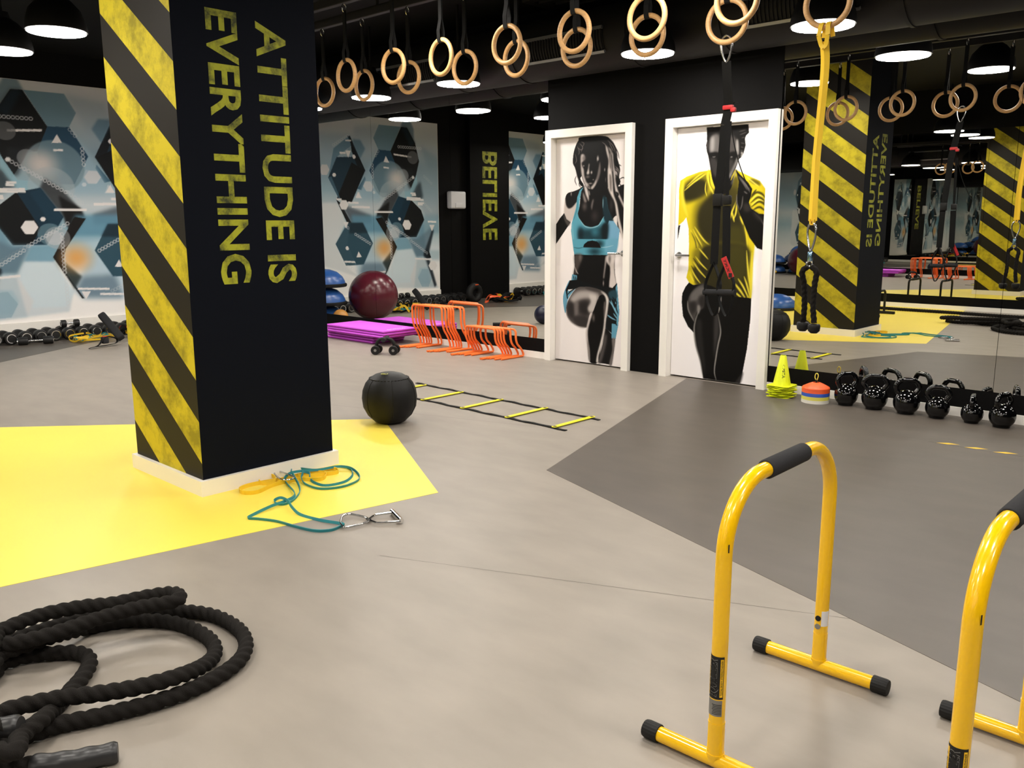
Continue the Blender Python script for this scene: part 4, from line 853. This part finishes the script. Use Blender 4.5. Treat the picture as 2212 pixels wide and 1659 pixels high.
# rolling push-up trolley
o = Vector((-6.76, 5.36, 0)); t = thing('ab_roller', 'small black abdominal roller with four wheels before the purple mats', 'roller', o)
ax = Vector((-.62, .78, 0)).normalized(); sd = Vector((-ax.y, ax.x, 0))
for e in (-1, 1):
    base = o+sd*(.09*e)
    for w_ in (-1, 1):
        c = base+ax*(.055*w_)+Vector((0, 0, .046)); b = MB(); pr_ = [(.015, -.015), (.041, -.016), (.046, -.01), (.046, .01), (.041, .016), (.015, .015)]
        F = [[c+ax*h+sd*(r*math.cos(q))+Vector((0, 0, r*math.sin(q))) for q in np.linspace(0, 2*PI, 20, endpoint=False)] for r, h in pr_]
        b.rings(F); b.build('wheel', M_rubber, t)
        b = MB(); b.rings([[c+ax*(h*w_)+sd*(.014*math.cos(q))+Vector((0, 0, .014*math.sin(q))) for q in np.linspace(0, 2*PI, 12, endpoint=False)] for h in (-.017, .018)]); b.build('hub', M_grey, t)
    MB().tube([base-ax*.065+Vector((0, 0, .046)), base+ax*.065+Vector((0, 0, .046))], .01, 10).build('axle', M_rubber, t)
MB().tube(cr([o-sd*.09+Vector((0, 0, .046)), o-sd*.085+Vector((0, 0, .11)), o-sd*.045+Vector((0, 0, .15)), o+sd*.045+Vector((0, 0, .15)), o+sd*.085+Vector((0, 0, .11)), o+sd*.09+Vector((0, 0, .046))], 6), .017, 12).build('arch_frame', M_rubber, t)
MB().tube([o-ax*.10+Vector((0, 0, .153)), o+ax*.10+Vector((0, 0, .153))], .021, 14).build('grip', M_foam, t)

# equalizer bars -------------------------------------------------------------
def equalizer(cx, rz, lab, near=True):
    t = thing('dip_bar', lab, 'dip bar', (cx, 2.009, 0), 'yellow dip bars'); y0, y1, H, g = 1.705, 2.313, .705, .0225; r = .0192
    path = fillet([(cx, y0, g+.10), (cx, y0-.0, H), (cx, y1, H), (cx, y1, g+.10)], .165, 14)
    MB().tube(path, r, 20, up=(1, 0, 0)).build('arch_tube', M_yel, t)
    for y in (y0, y1):
        f = MB().tube([(cx-.165, y, g), (cx+.165, y, g)], r, 20).build('foot_bar', M_yel, t)
        MB().tube([(cx, y, g), (cx, y, g+.102)], r+.0012, 20).build('stub', M_yel, f)
        MB().tube([(cx, y, g+.014), (cx, y, g+.021)], r+.0028, 20).build('weld', M_yel, f)
        for s_ in (-1, 1):
            b = MB(); x = cx+s_*.178; ring = []
            for h, rr in ((-.022, .0218), (-.02, .0225), (.014, .0225), (.021, .0205), (.022, .012)):
                ring.append([Vector((x+s_*h, y+rr*(1+.035*(k % 2))*math.cos(2*PI*k/36), g+rr*(1+.035*(k % 2))*math.sin(2*PI*k/36))) for k in range(36)])
            b.rings(ring).build('rubber_cap', M_rubber, f, 20, label='ribbed black rubber cap')
    MB().tube([(cx, 1.898, H), (cx, 1.902, H), (cx, 2.112, H), (cx, 2.116, H)], [.022, .0245, .0245, .022], 20, up=(1, 0, 0)).build('foam_grip', M_foam, t, label='black foam grip')
    # stickers wrap the near upright: angle 0 faces the viewer side
    def cyl(y, z, ang, rr): return Vector((cx+math.sin(ang)*rr, y-math.cos(ang)*rr, z))
    def patch(name, y, z0, z1, a0, a1, m_, rr, par):
        b = MB(); n = 10
        ring = [[cyl(y, z0, a0+(a1-a0)*k/n, rr) for k in range(n+1)]+[cyl(y, z0, a0+(a1-a0)*k/n, rr-.0004) for k in range(n, -1, -1)], [cyl(y, z1, a0+(a1-a0)*k/n, rr) for k in range(n+1)]+[cyl(y, z1, a0+(a1-a0)*k/n, rr-.0004) for k in range(n, -1, -1)]]
        return b.rings(ring).build(name, m_, par)
    st = patch('sticker', y0, .190, .298, -1.25, 1.12, M_blacktxt, r+.0006, t); st['label'] = 'black and yellow maker sticker'
    patch('sticker_stripe', y0, .196, .292, .66, 1.02, M_yel, r+.001, st); patch('sticker_stripe', y0, .196, .292, -1.2, -.8, M_yel, r+.001, st)
    def ctext(txt, a0, a1, z0, z1, m_, bold, rr): put_text('sticker_lettering', txt, lambda u, v: cyl(y0, z0+u*(z1-z0), a0+(a1-a0)*v*-1+ (a1-a0), rr) if False else cyl(y0, z0+u*(z1-z0), a1-(a1-a0)*v, rr), m_, st, bold, .15)
    ctext('EQUALIZER', -.72, .50, .196, .292, M_grey, .02, r+.0012); ctext('EQUALIZER', -.68, .46, .198, .290, M_blacktxt, .0, r+.0018)
    ctext('TOTAL BODY STRENGTHENER', .73, .95, .200, .289, M_blacktxt, .004, r+.0016); ctext('LEBERT', -1.13, -.88, .215, .285, M_blacktxt, .004, r+.0016)
    inf = patch('info_label', y0, .146, .187, -1.1, 1.05, M_grey, r+.0006, t); inf['label'] = 'silver information label'
    for k in range(7): patch('fine_print', y0, .151+.004*k, .1525+.004*k, -.2+.05*(k % 3), .95, M_foam, r+.0009, inf)
    patch('label_patch', y1, .150, .196, .35, 1.5, M_plastic, r+.0006, t); 
    for z in (.173, .148):
        q = cyl(y1, z, -.1, r); MB().lathe([(0, -.004), (.008, -.003), (.008, .002), (0, .002)], 14, q, 'y').build('button', M_rubber if z > .16 else M_grey, t)
    patch('paint_chip', y0, .555, .575, .95, 1.1, M_blacktxt, r+.0004, t)
    t.rotation_euler.z = rz; return t
equalizer(-.9385, .02, 'yellow dip bar with black foam grip standing whole in the picture')
equalizer(-.407, .0, 'yellow dip bar cut off by the right edge of the picture')

# battle rope -----------------------------------------------------------------
def z3(x, y, z=.024): return fl(x/3.687, 1240+y/3.687, z)
RR = .0235; g0, g1, g2 = RR+.001, RR*3-.002, RR*4.6
t = thing('battle_rope', 'thick black twisted battle rope lying in loops on the floor', 'rope', (-2.5, 1.0, 0))
outX = [Vector((-2.98, .66, g0)), Vector((-3.1, .50, g0)), Vector((-3.05, .32, g0))]
A = [z3(260, 1525, g0), z3(60, 1545, g0), z3(-150, 1560, g0), Vector((-2.42, .42, g0)), Vector((-2.62, .36, g0)), Vector((-2.72, .46, g0)), z3(-120, 1410, g0), z3(60, 1340, g0), z3(260, 1270, g0), z3(500, 1192, g0), z3(800, 1130, g0), z3(1200, 1030, g0), z3(1500, 930, g0), z3(1760, 800, g0), z3(1920, 670, g0), z3(1958, 545, g0), z3(1890, 430, g0), z3(1700, 330, g0), z3(1430, 292, g0), z3(1100, 300, g0), z3(700, 345, g0), z3(350, 440, g0), z3(0, 560, g0), z3(-200, 650, g0), Vector((-3.08, .52, g0)), Vector((-3.18, .36, g0)), Vector((-3.05, .24, g0)), Vector((-2.9, .30, g0)), z3(-260, 1230, g1), z3(-120, 1165, g1), z3(0, 1105, g1), z3(200, 1045, g1), z3(500, 985, g1), z3(800, 950, g1), z3(1100, 900, g1), z3(1400, 820, g1), z3(1610, 735, g0+.02), z3(1708, 640, g0), z3(1680, 530, g0), z3(1520, 430, g0), z3(1300, 375, g0), z3(1000, 375, g0), z3(700, 430, g0), z3(350, 520, g1), z3(0, 640, g1), z3(-150, 720, g1), Vector((-3.2, .5, g1)), Vector((-3.35, .42, g0))]
Bp = [z3(100, 1212, g1+.03), z3(-60, 1225, g1+.02), z3(-200, 1260, g0), Vector((-2.9, .40, g0)), Vector((-2.75, .28, g0)), Vector((-2.55, .42, g0)), z3(30, 1420, g2), z3(160, 1290, g2-.03), z3(330, 1160, g1), z3(450, 1060, g0), z3(560, 930, g0), z3(650, 830, g0), z3(712, 720, g0), z3(690, 655, g0), z3(590, 625, g0), z3(400, 632, g0), z3(200, 655, g0), z3(0, 720, g0), z3(-150, 790, g0), Vector((-3.12, .46, g0)), Vector((-3.4, .42, g1)), Vector((-3.5, .6, g1)), z3(-160, 545, g2), z3(0, 455, g2), z3(300, 335, g2), z3(640, 262, g2), z3(900, 235, g2), z3(1200, 172, g2), z3(1380, 152, g2+.01), z3(1432, 190, g2+.02), z3(1350, 225, g2+.02), z3(1100, 268, g2+.01), z3(800, 350, g2), z3(400, 482, g2), z3(0, 580, g2-.02), z3(-200, 680, g1), Vector((-3.3, .55, g0)), Vector((-3.5, .5, g0))]
for pth in (A, Bp):
    MB().tube(resample(cr(pth, 14), .0045), RR, 18, lobes=3, amp=.24, pitch=.105).build('twisted_rope', M_rope, t)
def sleeve(pts):
    P = resample(cr(pts, 12), .008); n = len(P)
    MB().tube(P, [RR*1.09*(1+.05*math.sin(i*.9))*(1 if 0 < i < n-1 else .86) for i in range(n)], 20).build('heat_shrink_end', M_sleeve, t, label='shiny black shrink-wrapped rope end')
sleeve([z3(250, 1525, g0+.001), z3(500, 1500, g0+.001), z3(750, 1455, g0+.001), z3(960, 1412, g0+.001)])
sleeve([z3(-120, 1240, g1+.02), z3(0, 1222, g1+.025), z3(170, 1205, g1+.03)])
# a second rope stretched along the opposite wall
P = [(-8.6+.0075*k*1.0, -.62+.03*math.sin(k*.011)+.015*math.sin(k*.037), RR+.001) for k in range(1000)]
tag(MB().tube(P, RR, 14, lobes=3, amp=.24, pitch=.105).build('battle_rope', M_rope), 'black battle rope stretched along the opposite mirror wall, seen by reflection', 'rope')

# bands at the foot of the pillar -----------------------------------------------
def z10(x, y, z): return fl(480+x/4.254, 900+y/4.254, z)
t = thing('resistance_band', 'teal resistance band tangled at the foot of the pillar', 'band', (-3.4, 2.4, 0))
A = [(1105,985,.012),(900,950,.007),(720,900,.007),(640,830,.02),(605,775,.026),(540,745,.02),(482,768,.008),(500,800,.007),(580,803,.007),(660,762,.007),(712,692,.007),(700,620,.012),(655,540,.03),(635,492,.03),(690,475,.028),(850,490,.012),(1000,470,.007),(1100,457,.007),(1180,482,.007),(1196,540,.007),(1120,600,.007),(950,632,.007),(840,602,.007),(805,560,.012),(800,520,.024),(745,505,.03)]
Bq = [(740,520,.03),(730,570,.018),(770,622,.007),(900,662,.007),(1100,645,.007),(1242,590,.007),(1255,535,.007),(1180,472,.016),(1060,458,.02),(900,486,.024),(720,500,.034),(620,522,.034),(574,572,.016),(600,622,.008),(662,692,.016),(655,738,.017),(560,782,.017),(450,822,.018),(300,892,.008),(238,932,.007),(330,940,.007),(500,962,.007),(680,1012,.007),(850,1048,.007),(1000,1042,.007),(1090,1005,.008)]
MB().ribbon(cr([z10(*p) for p in A+Bq], 6, True), .013, .004, closed=True, tilt=.25).build('band_loop', M_teal, t)
t = thing('resistance_band', 'wide yellow resistance band curled against the pillar skirting', 'band', (-3.6, 2.3, 0))
for pts in ([(160,668,.011),(200,700,.011),(330,690,.011),(480,625,.011),(700,575,.011),(900,575,.011),(955,535,.011),(900,512,.011),(740,530,.011),(560,575,.011),(400,600,.011),(240,632,.011)], [(350,608,.011),(345,570,.016),(400,540,.024),(470,548,.024),(490,585,.02),(430,612,.011)], [(700,545,.011),(850,500,.011),(1000,478,.011),(1060,490,.011),(1050,512,.011),(930,530,.011),(800,548,.011)]):
    MB().ribbon(cr([z10(*p) for p in pts], 6, True), .021, .004, closed=True, tilt=.1).build('band_loop', M_byel, t)
b = MB(); pts = [z10(1088,965,.014), z10(1110,912,.014), z10(1180,896,.012), z10(1330,930,.01), z10(1335,968,.01), z10(1150,1015,.01), z10(1100,1000,.012)]
b.tube(cr(pts, 6, True), .0048, 10, closed=True); tag(b.build('carabiner', M_steel), 'large silver carabiner clipped to the teal band', 'carabiner')
t = thing('stirrup_handle', 'chrome stirrup pull handle lying on the floor beside the teal band', 'handle', tuple(z10(1520, 940, 0)))
MB().tube(fillet([z10(1340, 948, .01), z10(1400, 905, .012), z10(1575, 880, .016)], .02, 5), .0052, 10).build('bow', M_chrome, t)
MB().tube(fillet([z10(1345, 950, .01), z10(1425, 978, .01), z10(1640, 965, .012)], .02, 5), .0052, 10).build('bow', M_chrome, t)
MB().tube([z10(1560, 872, .014), z10(1645, 958, .014)], .0125, 16).build('roller_grip', M_chrome, t)
MB().torus(z10(1345, 945, .011), .009, .0045, 'z', 18, 8).build('swivel', M_chrome, t)
b = MB(); b.tube(cr([z10(500,545,.03), z10(480,520,.034), z10(510,500,.036), z10(600,530,.034), z10(660,560,.03), z10(610,580,.028), z10(540,575,.028)], 5, True), .0045, 10, closed=True)
tag(b.build('carabiner', M_steel), 'silver carabiner on the yellow band against the pillar', 'carabiner')

# kettlebells -------------------------------------------------------------------
def kettlebell(x, y, r, H, rz, lab):
    t = thing('kettlebell', lab, 'kettlebell', (x, y, 0), 'black kettlebells in a row')
    k = .62*r; prof = [(0, 0), (k, 0)]+[(math.sqrt(max(r*r-(z-r*.92)**2, 0)), z) for z in np.linspace(.14*r, 1.86*r, 14)]+[(0, 1.92*r)]
    MB().lathe(prof, 32, (x, y, 0)).build('bell', M_gloss, t, 50)
    hw = r*.88; zt = H-.018; zb = 1.5*r; hr = .0172
    P = cr([(x-hw*.55, y, zb-.01), (x-hw*.78, y, zb+.02), (x-hw, y, zb+(zt-zb)*.45), (x-hw*.92, y, zt-.028), (x-hw*.55, y, zt-.003), (x, y, zt), (x+hw*.55, y, zt-.003), (x+hw*.92, y, zt-.028), (x+hw, y, zb+(zt-zb)*.45), (x+hw*.78, y, zb+.02), (x+hw*.55, y, zb-.01)], 5)
    MB().tube(P, hr, 14, up=(0, 1, 0)).build('handle', M_gloss, t, 60)
    t.rotation_euler.z = rz
    return t
for (x, r, H, rz, lab) in ((-2.40, .081, .245, .95, 'black kettlebell nearest the orange disc cones'), (-2.20, .087, .25, .45, 'large black kettlebell, second from the cones'), (-1.985, .086, .25, .6, 'large black kettlebell, third from the cones'), (-1.785, .076, .226, .3, 'black kettlebell with broad handle, fourth from the cones'), (-1.572, .068, .195, 1.75, 'smallest black kettlebell, its handle seen edge-on'), (-1.395, .079, .228, 1.25, 'black kettlebell last at the right edge of the row')):
    kettlebell(x, 6.045, r, H, rz, lab)

# cones --------------------------------------------------------------------------
for k in range(9):
    z0 = .0105*k; rz = (0, .5, -.3, .75, .2, -.55, .9, -.15, .3)[k]; top = k == 8
    t = thing('training_cone', 'topmost yellow training cone of the stack beside the man door' if top else 'yellow training cone nested under the top one, only its base showing', 'cone', (-2.885, 6.035, z0), 'stacked yellow training cones')
    b = MB(); b.prism([(-2.885+p*.088, 6.035+q*.088) for p, q in ((-1, -.8), (-.8, -1), (.8, -1), (1, -.8), (1, .8), (.8, 1), (-.8, 1), (-1, .8))], lambda a, c, z: (a, c, z), z0, z0+.005)
    b = MB(); oc = [(p*.088, q*.088) for p, q in ((-1, -.8), (-.8, -1), (.8, -1), (1, -.8), (1, .8), (.8, 1), (-.8, 1), (-1, .8))]; n_ = 8
    ic = [(.066*math.cos(math.atan2(q, p)), .066*math.sin(math.atan2(q, p))) for p, q in oc]
    V_ = [(-2.885+p, 6.035+q, z0+h) for h in (0, .0035) for L2 in (oc, ic) for p, q in L2]
    F_ = []
    for i_ in range(n_):
        j_ = (i_+1) % n_; F_ += [(i_, j_, n_+j_, n_+i_), (2*n_+i_, 3*n_+i_, 3*n_+j_, 2*n_+j_), (i_, 2*n_+i_, 2*n_+j_, j_), (n_+i_, n_+j_, 3*n_+j_, 3*n_+i_)]
    b.add(V_, F_).build('base', M_cone, t)
    MB().lathe([(.066, .004), (.064, .012), (.0225, .222), (.020, .226), (.017, .226), (.0195, .22), (.061, .012), (.063, .004)], 28, (-2.885, 6.035, z0), caps=False).build('cone_body', M_cone, t)
    if top:
        def cf(u, v):
            z = .165-u*.105; r = .066-(z/.226)*.046+.0012; a = -PI/2+.62-(v-.5)*-.42; return (-2.885+r*math.cos(a), 6.035+r*math.sin(a), z0+z)
        put_text('cone_lettering', 'KIPSTA', cf, M_blacktxt, t, .03)
    t.rotation_euler.z = 0 if top else rz
# disc cones on a carrier
dx, dy = -2.605, 6.0
t = thing('disc_carrier', 'black carrier with a yellow loop through the stacked disc cones', 'carrier', (dx, dy, 0))
MB().lathe([(0, 0), (.03, 0), (.03, .006), (.008, .008), (.006, .165), (0, .167)], 16, (dx, dy, 0)).build('post', M_rubber, t)
MB().tube(cr([(dx, dy, .16), (dx-.012, dy, .18), (dx-.008, dy, .205), (dx+.004, dy, .21), (dx+.012, dy, .195), (dx+.006, dy, .168)], 5, True), .0035, 8, closed=True).build('loop', M_dyel, t)
for k, (m_, cn, n) in enumerate(((M_dwhite, 'white', 3), (M_dyel, 'pale yellow', 3), (M_dblue, 'blue', 3), (M_dorange, 'orange', 4))):
    for j in range(n):
        z0 = .0085*(sum((3, 3, 3, 4)[:k])+j)
        o = tag(MB().lathe([(.098, 0), (.098, .003), (.093, .012), (.05, .034), (.026, .044), (.022, .044), (.046, .031), (.089, .010), (.093, 0)], 32, (dx, dy, z0), caps=False).build('disc_cone', m_, None),
            ('top orange disc cone of the small stack' if (k == 3 and j == n-1) else '%s disc cone in the small stack beside the yellow cones' % cn), 'disc cone', 'stacked disc cones')

# ------------------------------------------------------------------ along the mural wall
def make_dumbbell():
    t = thing('dumbbell', 'black round dumbbell with chrome ring in the row along the mural wall', 'dumbbell', (0, 0, 0), 'dumbbells in a row along the mural')
    r = .069
    for s_ in (-1, 1):
        h = MB().lathe([(.02, .065*s_), (r*.9, .066*s_), (r, .078*s_), (r, .14*s_), (r*.93, .152*s_), (.04, .155*s_), (0, .155*s_)], 20, (0, 0, r+.001), 'x').build('head', M_iron, t)
        MB().lathe([(.041, .1535*s_), (.051, .1535*s_), (.050, .160*s_), (.042, .160*s_), (.041, .1535*s_)], 20, (0, 0, r+.001), 'x', False).build('chrome_ring', M_chrome, h)
    MB().lathe([(.014, -.07), (.018, 0), (.014, .07)], 12, (0, 0, r+.001), 'x').build('handle', M_steel, t)
    return t
db = make_dumbbell(); first = True
ys = [2.45+.15*k for k in range(19)]+[-1.08+.15*k for k in range(15)]
for y in ys:
    loc = (-L+.21+random.uniform(-.006, .006), y, 0)
    if first: db.location = loc; first = False
    else: dup(db, loc, random.uniform(-.02, .02))
o = dup(db, (-10.15, 3.25, 0), 1.22, 'slim black dumbbell lying alone on the floor before the row'); o['group'] = 'dumbbells in a row along the mural'; o.scale = (1.1, .62, .62)
o = dup(db, (-L+.2, 3.72, .126), 1.45, 'small black dumbbell lying on top of the row by the mural'); o.scale = (.62, .62, .62)
# pile of bands
def pile(name, label, cols, c, R_, n, seed, w_=.02, up=.0):
    rg = random.Random(seed); t = thing(name, label, 'bands', (c[0], c[1], 0))
    for k in range(n):
        a0 = rg.uniform(0, 6.3); rx, ry = R_*rg.uniform(.5, 1), R_*rg.uniform(.25, .55); P = []
        ox, oy = rg.uniform(-.4, .4)*R_, rg.uniform(-.3, .3)*R_
        for j in range(10):
            a = 2*PI*j/10; x, y = rx*math.cos(a)*(1+rg.uniform(-.3, .3)), ry*math.sin(a)*(1+rg.uniform(-.3, .3))
            P.append((c[0]+ox+x*math.cos(a0)-y*math.sin(a0), c[1]+oy+x*math.sin(a0)+y*math.cos(a0), w_/2+.002+rg.uniform(0, .05+up)))
        MB().ribbon(cr(P, 5, True), w_, .004, closed=True, tilt=rg.uniform(-.6, .6)).build('band_loop', cols[k % len(cols)], t)
    return t
pile('band_pile', 'tangle of yellow and teal bands before the dumbbells by the mural', (M_byel, M_teal, M_byel), (-9.98, 3.80), .27, 6, 3, .018)
pile('strap_pile', 'heap of yellow and black straps near the dumbbells, seen in left mirror', (M_byel, M_strap, M_strap, M_byel, M_teal), (-9.85, 4.30), .24, 9, 5, .03, .05)
pile('strap_pile', 'heap of black and orange straps before the pilaster, seen in left mirror', (M_strap, M_byel, M_strap, M_dorange, M_strap), (-9.85, 2.12), .30, 10, 9, .035, .05)
pile('band_pile', 'teal and yellow bands on the floor by the second mural', (M_teal, M_byel, M_teal), (-9.95, .75), .24, 6, 12, .024)
# padded bar leaning on the row, with its strap
o = tag(MB().rbox((0, 0, 0), (.085, .40, .085), .022, 3).build('padded_bar', M_foam), 'black padded bar leaning on the dumbbells beside the striped pillar', 'bar')
p0, p1 = Vector((-9.62, 3.95, .045)), Vector((-9.98, 3.90, .285)); o.location = (p0+p1)/2; o.rotation_euler = Vector((0, 1, 0)).rotation_difference((p1-p0).normalized()).to_euler()
o.scale = (1, (p1-p0).length/.40, 1)
t = thing('ankle_strap', 'black cuff strap lying on the floor beside the padded bar', 'strap', (-9.4, 3.65, 0))
MB().ribbon(cr([(-9.33, 3.50, .012), (-9.36, 3.60, .03), (-9.40, 3.68, .095), (-9.42, 3.75, .10), (-9.42, 3.82, .07), (-9.40, 3.80, .03), (-9.38, 3.70, .02), (-9.36, 3.58, .018)], 6, False), .05, .006, up=(1, 0, .2)).build('cuff', M_strap, t)
MB().rbox((-9.41, 3.69, .07), (.06, .07, .07), .012, 2).build('pad', M_foam, t)
MB().rbox((-9.41, 3.69, .108), (.03, .05, .006), .002, 1).build('patch', M_red, t)
t = kettlebell(-10.15, 4.33, .085, .22, 1.1, 'dark kettlebell with a red band beside the pillar by the mural'); t['group'] = 'kettlebells by the mural'; MB().lathe([(.0865, .07), (.0865, .10), (.082, .10), (.082, .07)], 28, (-10.15, 4.33, 0), caps=False).build('band', M_red, t)
t = thing('sandbag_ring', 'round black training bag leaning near the pilaster, seen in left mirror', 'bag', (-10.25, 2.62, 0))
MB().torus((-10.0, 2.62, .165), .11, .055, 'x', 36, 14).build('bag_ring', M_rubber, t); MB().rbox((-9.94, 2.62, .30), (.01, .07, .016), .003, 1).build('patch', M_dorange, t)

# balls and bosu by the mirror (seen in reflection) ------------------------------
tag(MB().lathe([(.33*math.sin(a), .33-.33*math.cos(a)) for a in np.linspace(0.001, PI-.001, 30)], 44, (-9.30, 5.2, 0)).build('exercise_ball', M_maroon, None, 80), 'big maroon exercise ball reflected in the left mirror', 'ball')
tag(MB().lathe([(.12*math.sin(a), .12-.12*math.cos(a)) for a in np.linspace(0.001, PI-.001, 24)], 32, (-7.30, 4.02, 0)).build('exercise_ball', M_navy, None, 80), 'small navy ball behind the pillar, reflected beside the woman door', 'ball')
tag(MB().lathe([(.10*math.sin(a), .10-.10*math.cos(a)) for a in np.linspace(0.001, PI-.001, 24)], 32, (-9.15, 5.85, 0)).build('exercise_ball', M_brown, None, 80), 'small amber ball beside the maroon ball', 'ball')
def bosu(x, y, z, lab, R_=.31):
    t = thing('balance_trainer', lab, 'balance trainer', (x, y, z), 'blue balance trainers')
    MB().lathe([(0, 0), (R_*.97, 0), (R_, .012), (R_, .035), (R_*.95, .045)], 40, (x, y, z)).build('platform', M_rubber, t)
    MB().lathe([(R_*.93, .04), (R_*.92, .07), (R_*.82, .13), (R_*.6, .19), (R_*.3, .223), (0, .232)], 40, (x, y, z)).build('dome', M_bosu, t, 60)
for i, (x, y, z, lab) in enumerate(((-9.60, 5.80, 0, 'bottom blue balance trainer in the stack near the left mirror'), (-9.56, 5.82, .233, 'middle blue balance trainer in the stack near the left mirror'), (-9.58, 5.80, .466, 'top blue balance trainer in the stack near the left mirror'),
                                     (-10.22, 5.62, 0, 'bottom blue balance trainer in the corner stack'), (-10.22, 5.6, .233, 'top blue balance trainer in the corner stack'), (-5.92, .34, 0, 'single blue balance trainer on the yellow floor, seen in right mirror'))): bosu(x, y, z, lab)
# low black parallettes
for x, lab in ((-4.5, 'low black parallette bar nearer the pillar, seen in right mirror'), (-5.0, 'low black parallette bar farther left, seen in right mirror')):
    t = thing('parallette', lab, 'parallette', (x, .2, 0), 'black parallette bars')
    MB().tube(fillet([(x, -.08, .02), (x, -.08, .33), (x, .48, .33), (x, .48, .02)], .06, 6), .016, 14, up=(1, 0, 0)).build('arch_tube', M_rubber, t)
    for y in (-.08, .48): MB().rbox((x, y, .02), (.30, .045, .04), .008, 2).build('foot', M_rubber, t)
    MB().tube([(x, .08, .33), (x, .32, .33)], .019, 14).build('grip', M_foam, t)

for o in bpy.data.objects:
    if '_o' in o: del o['_o']
